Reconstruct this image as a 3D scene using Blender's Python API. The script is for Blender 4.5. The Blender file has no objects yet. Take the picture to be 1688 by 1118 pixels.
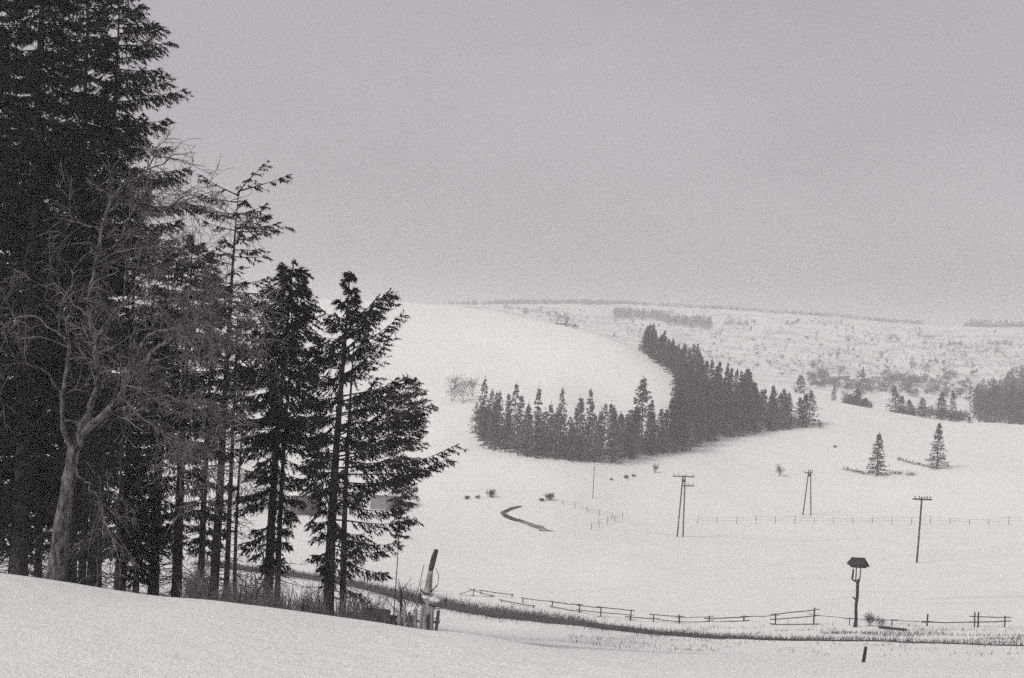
import bpy, math, random
import numpy as np
from mathutils import Vector, Matrix

R_ = math.radians
scene = bpy.context.scene
COL = scene.collection
random.seed(7)

# ------------------------------------------------------------------ camera
W, H, FPX = 1688.0, 1118.0, 2110.0
CX, CY = W / 2, H / 2
ROLL = R_(2.5)
PITCH = math.atan(14.0 / FPX)
FWD = np.array([0, math.cos(PITCH), -math.sin(PITCH)])
u0 = np.array([0, math.sin(PITCH), math.cos(PITCH)])
r0 = np.array([1.0, 0, 0])
RGT = math.cos(ROLL) * r0 + math.sin(ROLL) * u0
UPV = -math.sin(ROLL) * r0 + math.cos(ROLL) * u0

def ray(px, py):
    return FWD + RGT * ((px - CX) / FPX) - UPV * ((py - CY) / FPX)

def aztan(px, py):
    v = ray(px, py)
    return math.atan2(v[0], v[1]), v[2] / math.hypot(v[0], v[1])

def project(p):
    p = np.asarray(p, float)
    w = p @ FWD
    return CX + FPX * (p @ RGT) / w, CY - FPX * (p @ UPV) / w

cam_d = bpy.data.cameras.new('camera')
cam_d.sensor_width = 36.0
cam_d.lens = 36.0 * FPX / W
cam_d.clip_start = 0.1
cam_d.clip_end = 8000
cam = bpy.data.objects.new('camera', cam_d)
COL.objects.link(cam)
cam.matrix_world = Matrix(((RGT[0], UPV[0], -FWD[0], 0), (RGT[1], UPV[1], -FWD[1], 0), (RGT[2], UPV[2], -FWD[2], 0), (0, 0, 0, 1)))
scene.camera = cam

# ------------------------------------------------------------------ terrain
def pchip(x, y, xq):
    x = np.asarray(x, float); y = np.asarray(y, float)
    h = np.diff(x); d = np.diff(y) / h
    m = np.zeros_like(y)
    for i in range(1, len(x) - 1):
        if d[i - 1] * d[i] > 0:
            w1 = 2 * h[i] + h[i - 1]; w2 = h[i] + 2 * h[i - 1]
            m[i] = (w1 + w2) / (w1 / d[i - 1] + w2 / d[i])
    m[0] = d[0]; m[-1] = d[-1]
    xq = np.clip(xq, x[0], x[-1])
    i = np.clip(np.searchsorted(x, xq) - 1, 0, len(x) - 2)
    t = (xq - x[i]) / h[i]
    return ((2*t**3 - 3*t**2 + 1) * y[i] + (t**3 - 2*t**2 + t) * h[i] * m[i]
            + (-2*t**3 + 3*t**2) * y[i+1] + (t**3 - t**2) * h[i] * m[i+1])

# every column runs from the camera out to the far ridge: (distance in metres, picture row it shows at)
COLS = {
 -200: [(9,1120),(20,925),(32,945),(48,935),(112,870),(126,850),(170,810),(210,770),(250,720),(350,590),(500,485),(620,515),(750,512),(1050,498),(1500,478)],
 0:    [(9,1125),(20,949),(32,966),(48,958),(110,900),(124,885),(170,830),(210,790),(250,735),(350,600),(500,488),(620,520),(750,516),(1050,502),(1500,482)],
 300:  [(9,1125),(20,988),(32,1008),(48,1000),(105,945),(118,926),(165,870),(210,820),(250,755),(350,610),(500,492),(620,522),(750,518),(1050,506),(1500,488)],
 600:  [(9,1130),(19,1026),(30,1050),(46,1040),(95,988),(106,970),(150,895),(200,832),(250,755),(350,620),(500,496),(620,526),(750,521),(1050,510),(1500,496)],
 735:  [(9,1130),(18,1044),(29,1062),(45,1048),(86,1020),(95,1002),(140,918),(190,850),(240,760),(340,630),(500,504),(600,530),(750,526),(1050,516),(1500,503)],
 900:  [(9,1132),(18,1070),(29,1073),(45,1062),(75,1045),(83,1026),(135,930),(195,850),(240,757),(330,640),(460,530),(560,566),(700,558),(1050,528),(1500,502)],
 1060: [(9,1135),(18,1087),(29,1080),(45,1073),(70,1063),(78,1046),(140,925),(205,860),(250,766),(310,690),(400,577),(500,606),(700,588),(1050,542),(1500,504)],
 1340: [(9,1140),(18,1102),(29,1090),(45,1083),(66,1074),(73,1057),(140,940),(225,860),(275,770),(322,706),(385,654),(450,662),(600,640),(1000,572),(1500,521)],
 1560: [(9,1145),(18,1112),(29,1100),(45,1090),(65,1080),(72,1062),(140,945),(235,860),(282,774),(340,725),(400,692),(470,698),(600,666),(1000,588),(1500,538)],
 1800: [(9,1150),(18,1120),(29,1107),(45,1096),(64,1085),(71,1068),(140,950),(240,862),(290,785),(345,740),(420,708),(500,710),(620,680),(1000,600),(1500,542)],
}
KST = 15
st_az = np.zeros((KST, len(COLS))); st_d = np.zeros_like(st_az); st_z = np.zeros_like(st_az)
for j, (px, rows) in enumerate(COLS.items()):
    for k, (d, py) in enumerate(rows):
        a, t = aztan(px, py)
        st_az[k, j], st_d[k, j], st_z[k, j] = a, d, t * d

def stations(a):
    ds, zs = [0.0, 3.0], [-1.7, -1.86]
    for k in range(KST):
        ds.append(float(pchip(st_az[k], st_d[k], np.array([a]))[0]))
        zs.append(float(pchip(st_az[k], st_z[k], np.array([a]))[0]))
    ds += [1750.0, 2100.0]; zs += [zs[-1] - 6, zs[-1] - 25]
    return ds, zs

def hash2(i, j, s):
    n = (i * 374761393 + j * 668265263 + s * 1442695041) & 0xffffffff
    n = ((n ^ (n >> 13)) * 1274126177) & 0xffffffff
    return ((n ^ (n >> 16)) & 0xffff) / 32767.5 - 1.0

def vnoise(x, y, s):
    i = np.floor(x).astype(np.int64); j = np.floor(y).astype(np.int64)
    u = x - i; v = y - j
    u = u*u*(3-2*u); v = v*v*(3-2*v)
    return ((hash2(i, j, s)*(1-u) + hash2(i+1, j, s)*u) * (1-v) + (hash2(i, j+1, s)*(1-u) + hash2(i+1, j+1, s)*u) * v)

AZ = np.concatenate([np.linspace(-180, -40, 57)[:-1], np.linspace(-40, -25, 51)[:-1], np.linspace(-25, 25, 401)[:-1], np.linspace(25, 40, 51)[:-1], np.linspace(40, 180, 57)])
AZ = np.radians(AZ)
RR = np.concatenate([[0.0], np.geomspace(0.6, 2100, 620)])
ZG = np.zeros((len(AZ), len(RR)))
for i, a in enumerate(AZ):
    ds, zs = stations(a)
    ZG[i] = pchip(ds, zs, RR)
GX = np.sin(AZ)[:, None] * RR[None]; GY = np.cos(AZ)[:, None] * RR[None]
amp = np.clip(RR / 100.0, 0.05, 2.2)[None]
ZG += 0.16 * amp * vnoise(GX / 19.0, GY / 19.0, 3) + 0.07 * amp * vnoise(GX / 6.5, GY / 6.5, 5) \
    + 0.032 * np.clip(RR / 12, 0, 1)[None] * vnoise(GX / 1.7, GY / 2.3, 9) + 0.6 * np.clip((RR[None] - 550) / 300, 0, 1) * vnoise(GX / 60, GY / 60, 4)
ZG[-1] = ZG[0]

def ground(x, y):
    d = math.hypot(x, y); a = math.atan2(x, y)
    i = min(max(int(np.searchsorted(AZ, a)) - 1, 0), len(AZ) - 2)
    k = min(max(int(np.searchsorted(RR, d)) - 1, 0), len(RR) - 2)
    u = (a - AZ[i]) / (AZ[i+1] - AZ[i]); v = (d - RR[k]) / (RR[k+1] - RR[k])
    return float((ZG[i,k]*(1-u) + ZG[i+1,k]*u)*(1-v) + (ZG[i,k+1]*(1-u) + ZG[i+1,k+1]*u)*v)

def place(px, d):
    """ground point D metres out that shows in picture column PX"""
    a, _ = aztan(px, 800)
    for _ in range(5):
        x, y = math.sin(a)*d, math.cos(a)*d
        q, _p = project((x, y, ground(x, y)))
        a += (px - q) / FPX
    x, y = math.sin(a)*d, math.cos(a)*d
    return np.array([x, y, ground(x, y)])

def hit(px, py, dmin=30.0):
    """first ground point beyond DMIN metres under picture point (px, py)"""
    a, t = aztan(px, py)
    prev = dmin
    for d in RR[RR > dmin]:
        if ground(math.sin(a)*d, math.cos(a)*d) >= t * d:
            lo, hi = prev, d
            for _ in range(14):
                m = (lo + hi) / 2
                if ground(math.sin(a)*m, math.cos(a)*m) >= t*m: hi = m
                else: lo = m
            d = hi
            return np.array([math.sin(a)*d, math.cos(a)*d, ground(math.sin(a)*d, math.cos(a)*d)])
        prev = d
    return place(px, 1400)

# ------------------------------------------------------------------ mesh builder
def nrm(v):
    v = np.asarray(v, float)
    return v / np.maximum(np.linalg.norm(v, axis=-1, keepdims=True), 1e-9)

class Geo:
    def __init__(self):
        self.v, self.f, self.m, self.n = [], [], [], 0
    def add(self, verts, faces, mi=0):
        verts = np.asarray(verts, float).reshape(-1, 3)
        self.v.append(verts)
        for f in faces:
            self.f.append([a + self.n for a in f]); self.m.append(mi)
        self.n += len(verts)
    def tris(self, t, mi=0):
        t = np.asarray(t, float).reshape(-1, 3)
        k = len(t) // 3
        self.v.append(t)
        idx = (np.arange(3*k) + self.n).reshape(k, 3).tolist()
        self.f.extend(idx); self.m.extend([mi]*k); self.n += 3*k
    def tube(self, pts, rad, sides=6, mi=0, cap=True):
        P = np.asarray(pts, float); k = len(P)
        rad = np.broadcast_to(np.asarray(rad, float), (k,))
        T = nrm(np.gradient(P, axis=0))
        ref = np.array([0, 0, 1.0]) if abs(T[0][2]) < .9 else np.array([1.0, 0, 0])
        A = nrm(np.cross(T, ref)); B = np.cross(T, A)
        ang = np.arange(sides) * 2*math.pi/sides
        V = P[:, None] + rad[:, None, None]*(np.cos(ang)[None, :, None]*A[:, None] + np.sin(ang)[None, :, None]*B[:, None])
        F = []
        for i in range(k-1):
            for s in range(sides):
                s2 = (s+1) % sides
                F.append([i*sides+s, i*sides+s2, (i+1)*sides+s2, (i+1)*sides+s])
        if cap:
            F.append(list(range(sides))[::-1]); F.append([(k-1)*sides+s for s in range(sides)])
        self.add(V, F, mi)
    def box(self, c, size, rz=0.0, mi=0, tilt=None, bevel=0.0):
        sx, sy, sz = np.asarray(size)/2
        V = np.array([[x*sx, y*sy, z*sz] for z in (-1, 1) for y in (-1, 1) for x in (-1, 1)])
        M = np.array(Matrix.Rotation(rz, 3, 'Z') @ (tilt if tilt is not None else Matrix.Identity(3)))
        V = V @ M.T + np.asarray(c)
        self.add(V, [[0,2,3,1],[4,5,7,6],[0,1,5,4],[2,6,7,3],[0,4,6,2],[1,3,7,5]], mi)
    def build(self, name, mats, parent=None, smooth=False, me_only=False):
        me = bpy.data.meshes.new(name)
        V = np.concatenate(self.v) if self.v else np.zeros((0, 3))
        tot = np.array([len(f) for f in self.f], np.int32)
        loops = np.fromiter((i for f in self.f for i in f), np.int32, int(tot.sum()))
        me.vertices.add(len(V)); me.vertices.foreach_set('co', V.ravel().astype(np.float32))
        me.loops.add(len(loops)); me.loops.foreach_set('vertex_index', loops)
        me.polygons.add(len(tot)); me.polygons.foreach_set('loop_start', np.concatenate([[0], np.cumsum(tot)[:-1]]).astype(np.int32))
        me.polygons.foreach_set('material_index', np.array(self.m, np.int32))
        if smooth: me.polygons.foreach_set('use_smooth', np.ones(len(tot), bool))
        me.update(calc_edges=True); me.validate()
        for m in (mats if isinstance(mats, (list, tuple)) else [mats]): me.materials.append(m)
        o = bpy.data.objects.new(name, me)
        COL.objects.link(o)
        if parent is not None: o.parent = parent
        return o

def tag(o, label=None, cat=None, group=None, kind=None):
    if label: o['label'] = label
    if cat: o['category'] = cat
    if group: o['group'] = group
    if kind: o['kind'] = kind
    return o

def empty(name, loc, label, cat, group=None, rz=0.0):
    o = bpy.data.objects.new(name, None)
    o.empty_display_size = 0.5
    o.location = Vector([float(c) for c in loc]); o.rotation_euler = (0, 0, rz)
    COL.objects.link(o)
    return tag(o, label, cat, group)

def copy_tree(o, loc, rz, s, label, group=None):
    c = o.copy(); COL.objects.link(c)
    c.location = Vector([float(v) for v in loc]); c.rotation_euler = (0, 0, rz); c.scale = (s[0], s[0], s[1])
    c['label'] = label
    if group: c['group'] = group
    for ch in o.children:
        k = ch.copy(); COL.objects.link(k); k.parent = c
    return c

# ------------------------------------------------------------------ materials (a black-and-white place: near-neutral tones)
def mat(name, col, col2=None, scale=4.0, rough=0.9, bump=0.0, stretch=(1, 1, 1), detail=4.0, lo=.35, hi=.65, bscale=None):
    m = bpy.data.materials.new(name); m.use_nodes = True
    nt = m.node_tree; N = nt.nodes; L = nt.links
    b = N['Principled BSDF']; b.inputs['Roughness'].default_value = rough
    b.inputs['Specular IOR Level'].default_value = 0.25
    tc = N.new('ShaderNodeTexCoord'); mp = N.new('ShaderNodeMapping'); mp.inputs['Scale'].default_value = stretch
    L.new(tc.outputs['Object'], mp.inputs['Vector'])
    nz = N.new('ShaderNodeTexNoise'); nz.inputs['Scale'].default_value = scale; nz.inputs['Detail'].default_value = detail
    L.new(mp.outputs[0], nz.inputs['Vector'])
    rp = N.new('ShaderNodeValToRGB')
    c2 = col2 or tuple(c*.7 for c in col)
    rp.color_ramp.elements[0].position = lo; rp.color_ramp.elements[0].color = (*c2, 1)
    rp.color_ramp.elements[1].position = hi; rp.color_ramp.elements[1].color = (*col, 1)
    L.new(nz.outputs['Fac'], rp.inputs[0]); L.new(rp.outputs[0], b.inputs['Base Color'])
    if bump:
        n2 = N.new('ShaderNodeTexNoise'); n2.inputs['Scale'].default_value = bscale or scale*2; n2.inputs['Detail'].default_value = 5
        L.new(mp.outputs[0], n2.inputs['Vector'])
        bp = N.new('ShaderNodeBump'); bp.inputs['Strength'].default_value = bump; bp.inputs['Distance'].default_value = .1
        L.new(n2.outputs['Fac'], bp.inputs['Height']); L.new(bp.outputs[0], b.inputs['Normal'])
    return m

def g(v, t=0.0): return (v*(1+t), v*(1-t*.6), v*(1+t*.8))
M = {
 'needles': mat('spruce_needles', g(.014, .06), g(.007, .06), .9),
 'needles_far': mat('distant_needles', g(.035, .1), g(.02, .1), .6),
 'bark': mat('spruce_bark', g(.06, .03), g(.014, .03), 7, bump=.7, stretch=(1, 1, .35)),
 'bark_dark': mat('dark_bark', g(.022, .03), g(.007, .03), 7, bump=.7, stretch=(1, 1, .35)),
 'bark_pale': mat('pale_bark', g(.2, .02), g(.025, .02), 16, bump=.8, stretch=(1, 1, .3)),
 'twig': mat('bare_twigs', g(.2, .02), g(.05, .02), 3),
 'twig_dark': mat('dark_bare_twigs', g(.09, .03), g(.05, .03), 3),
 'wood': mat('weathered_wood', g(.1, .03), g(.035, .03), 6, bump=.4, stretch=(1, 1, .25)),
 'wood_dark': mat('dark_wood', g(.05, .03), g(.022, .03), 6, bump=.4, stretch=(1, 1, .25)),
 'boards': mat('grey_boards', g(.3, .02), g(.13, .02), 5, bump=.3, stretch=(3, 3, .3)),
 'grass_dry': mat('dry_grass', g(.11, .03), g(.05, .03), 2),
 'earth': mat('bare_earth', g(.09, .03), g(.045, .03), 3, bump=.6),
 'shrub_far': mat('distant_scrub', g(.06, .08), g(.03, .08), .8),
 'iron': mat('insulator_glaze', g(.06), g(.03), 8, rough=.4),
 'roof_dark': mat('dark_roof', g(.07, .03), g(.04, .03), 2),
 'water': mat('stream_water', g(.05, .03), g(.03, .03), .6, rough=.12),
 'snow_cap': mat('roof_snow', g(.8, .004), g(.72, .004), 2, bump=.2),
 'plaster': mat('grey_plaster', g(.25, .02), g(.16, .02), 2),
}

def snow_material():
    m = bpy.data.materials.new('snow'); m.use_nodes = True
    nt = m.node_tree; N = nt.nodes; L = nt.links
    b = N['Principled BSDF']; b.inputs['Roughness'].default_value = .75
    b.inputs['Specular IOR Level'].default_value = .2
    geo = N.new('ShaderNodeNewGeometry')
    sep = N.new('ShaderNodeSeparateXYZ'); L.new(geo.outputs['Position'], sep.inputs[0])
    def noise(scale, stretch, det=5, rough=.55):
        mp = N.new('ShaderNodeMapping'); mp.inputs['Scale'].default_value = stretch; L.new(geo.outputs['Position'], mp.inputs['Vector'])
        n = N.new('ShaderNodeTexNoise'); n.inputs['Scale'].default_value = scale; n.inputs['Detail'].default_value = det; n.inputs['Roughness'].default_value = rough
        L.new(mp.outputs[0], n.inputs['Vector']); return n
    def ramp(src, p0, p1, v0, v1):
        r = N.new('ShaderNodeMapRange'); r.interpolation_type = 'SMOOTHSTEP'; L.new(src, r.inputs[0])
        for i, v in enumerate((p0, p1, v0, v1)): r.inputs[i+1].default_value = v
        return r.outputs[0]
    def math_(op, a, c):
        n = N.new('ShaderNodeMath'); n.operation = op
        for i, v in enumerate((a, c)):
            if isinstance(v, (int, float)): n.inputs[i].default_value = v
            else: L.new(v, n.inputs[i])
        return n.outputs[0]
    # dry grass showing through the thin snow of the far slope and, fainter, in long streaks over the meadow
    far = ramp(sep.outputs['Y'], 470, 720, 0, 1)
    fn = ramp(noise(.035, (1, 1, 1), 8, .7).outputs['Fac'], .44, .66, .06, .62)
    mead = math_('MULTIPLY', ramp(sep.outputs['Y'], 60, 100, 0, 1), ramp(sep.outputs['Y'], 180, 240, 1, 0))
    mn = ramp(noise(.25, (.16, 1.2, 1), 6, .65).outputs['Fac'], .55, .78, 0, .3)
    fine = ramp(noise(1.4, (.5, 1, 1), 6, .7).outputs['Fac'], .6, .8, 0, .16)
    fac = math_('ADD', math_('MULTIPLY', far, fn), math_('MULTIPLY', mead, mn))
    fac = math_('ADD', fac, math_('MULTIPLY', ramp(sep.outputs['Y'], 50, 90, 0, 1), fine))
    mix = N.new('ShaderNodeMix'); mix.data_type = 'RGBA'
    L.new(fac, mix.inputs['Factor'])
    mix.inputs['A'].default_value = (*g(.82, .004), 1); mix.inputs['B'].default_value = (*g(.2, .03), 1)
    L.new(mix.outputs['Result'], b.inputs['Base Color'])
    bn = noise(2.2, (1, 1, 1), 8, .6); b2 = noise(22, (1, 1, 1), 4, .6)
    h = math_('ADD', bn.outputs['Fac'], math_('MULTIPLY', b2.outputs['Fac'], .35))
    bp = N.new('ShaderNodeBump'); bp.inputs['Strength'].default_value = .6; bp.inputs['Distance'].default_value = .13
    L.new(h, bp.inputs['Height']); L.new(bp.outputs[0], b.inputs['Normal'])
    return m
M['snow'] = snow_material()

# ------------------------------------------------------------------ ground sheet
gg = Geo()
na, nr = len(AZ) - 1, len(RR) - 1
verts = [[0, 0, ZG[0, 0]]]
V = np.stack([GX[:-1, 1:], GY[:-1, 1:], ZG[:-1, 1:]], -1).reshape(-1, 3)
faces = []
for i in range(na):
    j = (i + 1) % na
    a, b = 1 + i*nr, 1 + j*nr
    faces.append([0, b, a])
    faces.extend([[a+k, b+k, b+k+1, a+k+1] for k in range(nr-1)])
gg.add(np.concatenate([verts, V]), faces)
go = gg.build('ground', M['snow'], smooth=True)
tag(go, 'snow covered slope, meadow, knoll and far hillside', None, None, 'structure')

def ribbon(name, pts, w, mat_, dz, wob=0.0, crown=0.0, n=6):
    """strip of ground lying on the terrain"""
    P = np.array(pts, float)
    s = np.concatenate([[0], np.cumsum(np.linalg.norm(np.diff(P[:, :2], axis=0), axis=1))])
    q = np.arange(0, s[-1], .6)
    X = pchip(s, P[:, 0], q); Y = pchip(s, P[:, 1], q)
    T = nrm(np.stack([np.gradient(X), np.gradient(Y)], -1)); Nn = np.stack([-T[:, 1], T[:, 0]], -1)
    ww = np.interp(q, s, w) if not np.isscalar(w) else np.full(len(q), w)
    ww = ww * (1 + wob * vnoise(q/2.1, q*0 + 3.3, 11))
    V, F = [], []
    for i in range(len(q)):
        for k in range(n+1):
            t = k/n*2 - 1
            x, y = X[i] + Nn[i, 0]*t*ww[i]/2, Y[i] + Nn[i, 1]*t*ww[i]/2
            V.append([x, y, ground(x, y) + dz + min(crown, crown*ww[i]/1.4)*(1 - t*t)*(1 + .35*vnoise(np.array([q[i]/.8]), np.array([t*2+7]), 5)[0])])
    for i in range(len(q)-1):
        for k in range(n):
            a = i*(n+1)+k
            F.append([a, a+1, a+n+2, a+n+1])
    G = Geo(); G.add(V, F)
    return G.build(name, mat_, smooth=True), np.stack([X, Y], -1), Nn, ww

# lane in the dip and its dark grassy bank
bank_px = [(330, 116), (450, 113), (600, 107), (735, 95.5), (900, 83.5), (1060, 78.4), (1340, 73.2), (1560, 72.2), (1800, 71)]
bank_pts = [place(px, d) for px, d in bank_px]
M['packed'] = mat('packed_snow', g(.8, .004), g(.68, .006), .9, bump=.3)
road, *_ = ribbon('road', [place(px, d - 4.3) for px, d in bank_px], 3.6, M['packed'], -.03, 0, .1)
tag(road, 'snowed over lane in the dip behind the front slope', None, None, 'structure')
bw = [2.6, 2.6, 2.8, 2.6, 2.0, 1.0, .34, .26, .24]
bank, bc, bn_, bww = ribbon('bank', bank_pts, bw, M['earth'], .02, .3, .22)
tag(bank, 'dark earth bank along the far side of the lane', None, None, 'structure')

# ------------------------------------------------------------------ foliage helpers
rng = np.random.default_rng(11)
def sprigs(o, d, l, per, size, width, spread=.6, down=.15, rg=None):
    rg = rg or rng
    o = np.repeat(np.asarray(o, float), per, 0); d = np.repeat(np.asarray(d, float), per, 0); l = np.repeat(np.asarray(l, float), per)
    n = len(o)
    s = rg.random(n)
    p = o + d*(l*s)[:, None] + rg.normal(0, .012, (n, 3))
    v = nrm(d*.7 + rg.normal(0, spread, (n, 3)) + np.array([0, 0, -down]))
    q = nrm(np.cross(v, rg.normal(0, 1, (n, 3))))
    sz = size*rg.uniform(.6, 1.25, n)[:, None]; w = width*rg.uniform(.6, 1.3, n)[:, None]
    return np.stack([p - q*w/2, p + q*w/2, p + v*sz], 1).reshape(-1, 3)

def spruce_mesh(h, prof, rg, whorl=.4, nb=6, twig_gap=.14, per=18, size=.135, width=.042, rise=0.0, droop=.35, uptip=.2,
                crown_base=0.0, thin=0.0, gap=0.0, jitter=.2, trunk_r=.16, lean=(0, 0), dead=0.0, sides=9, twin=0.0, base_sink=.5,
                wood=True, twig_len=.42, bare_in=.12, hang=.4, spread=.38):
    """prof: rows of (height, left reach, right reach). Returns trunk Geo, crown Geo"""
    prof = sorted(prof); ph = [p[0] for p in prof]; pl = [p[1] for p in prof]; pr = [p[2] for p in prof]
    T, C = Geo(), Geo()
    lx, ly = lean
    wob = rg.normal(0, .03, 2)
    def axis(z):
        t = z/h
        return np.array([lx*t*t + wob[0]*math.sin(t*5), ly*t*t + wob[1]*math.sin(t*4), z])
    zz = np.concatenate([[-base_sink, 0, .25], np.linspace(.8, h, 16)])
    rad = trunk_r*np.clip(1 - np.maximum(zz, 0)/h, .03, 1)**.8
    rad[0] *= 1.5; rad[1] *= 1.35; rad[2] *= 1.12
    T.tube([axis(z) for z in zz], rad, sides)
    if twin:
        z2 = np.concatenate([[-base_sink, 0], np.linspace(.6, h*.8, 12)])
        T.tube([axis(z) + np.array([twin*(1 - .5*z/h), .1, 0]) for z in z2], trunk_r*.62*np.clip(1 - np.maximum(z2, 0)/(h*.85), .05, 1)**.8, sides)
    to, td, tl = [], [], []
    z = max(crown_base, ph[0])
    while z < h - .12:
        k = max(3, int(round(nb*rg.uniform(.75, 1.25))))
        a0 = rg.uniform(0, 6.28)
        for b in range(k):
            if rg.random() < (gap(z/h) if callable(gap) else gap): continue
            a = a0 + b*6.283/k + rg.normal(0, .25)
            c, s = math.cos(a), math.sin(a)
            zb = z + rg.normal(0, whorl*.25)
            if zb > h - .05 or zb < 0: continue
            Lx, Rx = np.interp(zb, ph, pl), np.interp(zb, ph, pr)
            ext = Rx*max(c, 0)**1.2 + Lx*max(-c, 0)**1.2 + (Lx + Rx)/2*.9*(1 - abs(c)**1.2)
            ext *= rg.uniform(1 - 2*jitter, 1 + jitter*.7)
            if ext < .06: continue
            rel = zb/h
            rs = rise(rel, c) if callable(rise) else rise + .35*max(0, rel - .75)*4
            t = np.linspace(0, 1, 6)
            bend = rg.normal(0, .17); rs += rg.normal(0, .085)
            dirx = np.array([c, s, 0]); side = np.array([-s, c, 0])
            dz = ext*(rs*t - droop*(1 - .6*rel)*t**1.6 + uptip*t**3) + rg.normal(0, .02)
            P = axis(zb)[None] + dirx*(ext*t)[:, None] + side*(ext*bend*t*t)[:, None] + np.array([0, 0, 1.0])*dz[:, None]
            if wood:
                C.tube(P, np.linspace(min(.035, .012 + .011*ext), .004, 6), 3, 1, cap=False)
            n = max(3, int(ext/twig_gap))
            for tt in (np.arange(n) + rg.random(n)*.8)/n:
                if tt < bare_in or rg.random() < thin: continue
                i = min(int(tt*5), 4); f = tt*5 - i
                p = P[i]*(1-f) + P[i+1]*f; tn = P[i+1] - P[i]; tn = tn/max(np.linalg.norm(tn), 1e-6)
                ln = (twig_len*(1 - .6*tt) + .1)*min(1, ext/1.1 + .25)
                for sg in (-1, 1):
                    d = tn*(.55 + .5*tt) + side*sg*(.9 - .45*tt) + np.array([0, 0, -hang - .25*rg.random()])
                    to.append(p); td.append(d/np.linalg.norm(d)); tl.append(ln*rg.uniform(.6, 1.25))
            to.append(P[4]); td.append(nrm(P[5] - P[4])); tl.append(np.linalg.norm(P[5] - P[4])*1.1)
        z += whorl*rg.uniform(.75, 1.25)*(1 - .35*z/h)
    top = axis(h*.97)
    to.append(top); td.append(np.array([0, 0, 1.0])); tl.append(.3*size/.17)
    C.tris(sprigs(to, td, tl, per, size, width, spread, .25, rg), 0)
    # dead lower limbs
    for i in range(int(dead)):
        zb = rg.uniform(.08, 1)**1.0*max(crown_base, ph[0])
        a = rg.uniform(0, 6.28); L = rg.uniform(.5, 2.3)*h/16
        t = np.linspace(0, 1, 6)
        P = axis(zb)[None] + np.array([math.cos(a), math.sin(a), 0])*(L*t)[:, None] + np.array([0, 0, 1.0])*(-L*rg.uniform(.1, .5)*t**1.3)[:, None] + np.cumsum(rg.normal(0, .02, (6, 3)), 0)
        T.tube(P, np.linspace(.02, .004, 6), 3)
        for j in range(2, 6):
            q = nrm(rg.normal(0, 1, 3) + [0, 0, -.3]); ll = rg.uniform(.15, .5)
            T.tube([P[j], P[j] + q*ll*.5 + [0, 0, .02], P[j] + q*ll], [.007, .005, .003], 3)
    return T, C

def near_spruce(px, d, top_py, prof, label, seed, name='spruce_tree', lean_px=0, bark='bark', leaf='needles', group='spruces at the edge of the front slope', **kw):
    P = place(px, d)
    s = float(P @ FWD)/FPX
    bpx, bpy_ = project(P)
    h = (bpy_ - top_py)*s
    pm = [(max(.02, (bpy_ - y)*s), l*s, r*s) for y, l, r in prof] + [(h, .03, .03)]
    rg = np.random.default_rng(seed)
    cb = min(p[0] for p in pm[:-1])
    T, C = spruce_mesh(h, pm, rg, lean=(lean_px*s, 0), crown_base=cb, **kw)
    e = empty(name, P, label, 'tree', group)
    T.build('trunk', M[bark], e, smooth=True)
    C.build('crown', [M[leaf], M['bark_dark']], e)
    return e

# ------------------------------------------------------------------ front spruces (left)
NS = near_spruce
NS(-75, 41, -330, [(900, 60, 90), (800, 110, 120), (600, 150, 150), (300, 150, 150), (0, 110, 110), (-200, 50, 50)],
   'huge black spruce cut off by the frame edge, leftmost of the row', 1, trunk_r=.24, whorl=.38, nb=6, gap=.1, dead=20)
NS(30, 38, -260, [(860, 90, 70), (780, 120, 110), (650, 130, 120), (450, 130, 125), (250, 120, 115), (100, 100, 95), (0, 85, 90), (-130, 50, 50)],
   'huge dark spruce left of the bare tree, its top beyond the frame', 2, trunk_r=.24, whorl=.38, nb=6, gap=.12, dead=30, jitter=.24)
NS(108, 47, -150, [(830, 50, 70), (700, 90, 100), (500, 105, 105), (300, 95, 95), (120, 75, 72), (40, 60, 60), (-60, 32, 30)],
   'tall dark spruce directly behind the bare tree, partly hidden by its neighbours', 3, trunk_r=.2, whorl=.42, nb=6, gap=.14, jitter=.24, dead=20)
NS(152, 42, -45, [(700, 90, 100), (620, 110, 125), (520, 120, 140), (400, 110, 145), (340, 95, 140), (300, 90, 122), (255, 85, 132), (225, 70, 100), (185, 60, 122), (150, 60, 116), (110, 55, 108), (60, 45, 92), (10, 35, 55), (-25, 15, 24)],
   'tall black spruce with shelf-like branches standing out against the sky', 4, trunk_r=.2, whorl=.52, nb=6, gap=.12, droop=.3, uptip=.2, hang=.6, twig_len=.5, dead=26, twig_gap=.12, per=17, jitter=.16, lean_px=4)
NS(290, 40, 385, [(880, 40, 55), (840, 60, 70), (735, 80, 75), (640, 90, 80), (560, 90, 72), (480, 70, 60), (430, 40, 40)],
   'spruce with a straight dark bare lower trunk, first right of the bare tree', 5, trunk_r=.17, bark='bark_dark', whorl=.36, nb=5, gap=lambda r: .1 if r > .45 else .7, dead=64)
NS(350, 41, 308, [(700, 60, 50), (640, 60, 55), (540, 80, 70), (470, 85, 80), (430, 65, 75), (400, 70, 62), (380, 66, 92), (355, 72, 84), (335, 66, 60), (322, 72, 84), (314, 74, 88)],
   'thin crowned spruce with see-through flat broken top against the sky', 6, trunk_r=.16, whorl=.62, nb=4, gap=.1, thin=.2, bare_in=.22, droop=.0, uptip=.1, rise=lambda r, c: .05 if r < .97 else .3, dead=64, twig_len=.34, lean_px=16, jitter=.12, per=13)
NS(371, 45, 470, [(690, 40, 40), (600, 48, 45), (520, 30, 30)],
   'slender spruce with thin straight trunk between the thin crowned and the bushy spruce', 7, trunk_r=.11, whorl=.5, gap=.2, dead=46, per=7)
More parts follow.
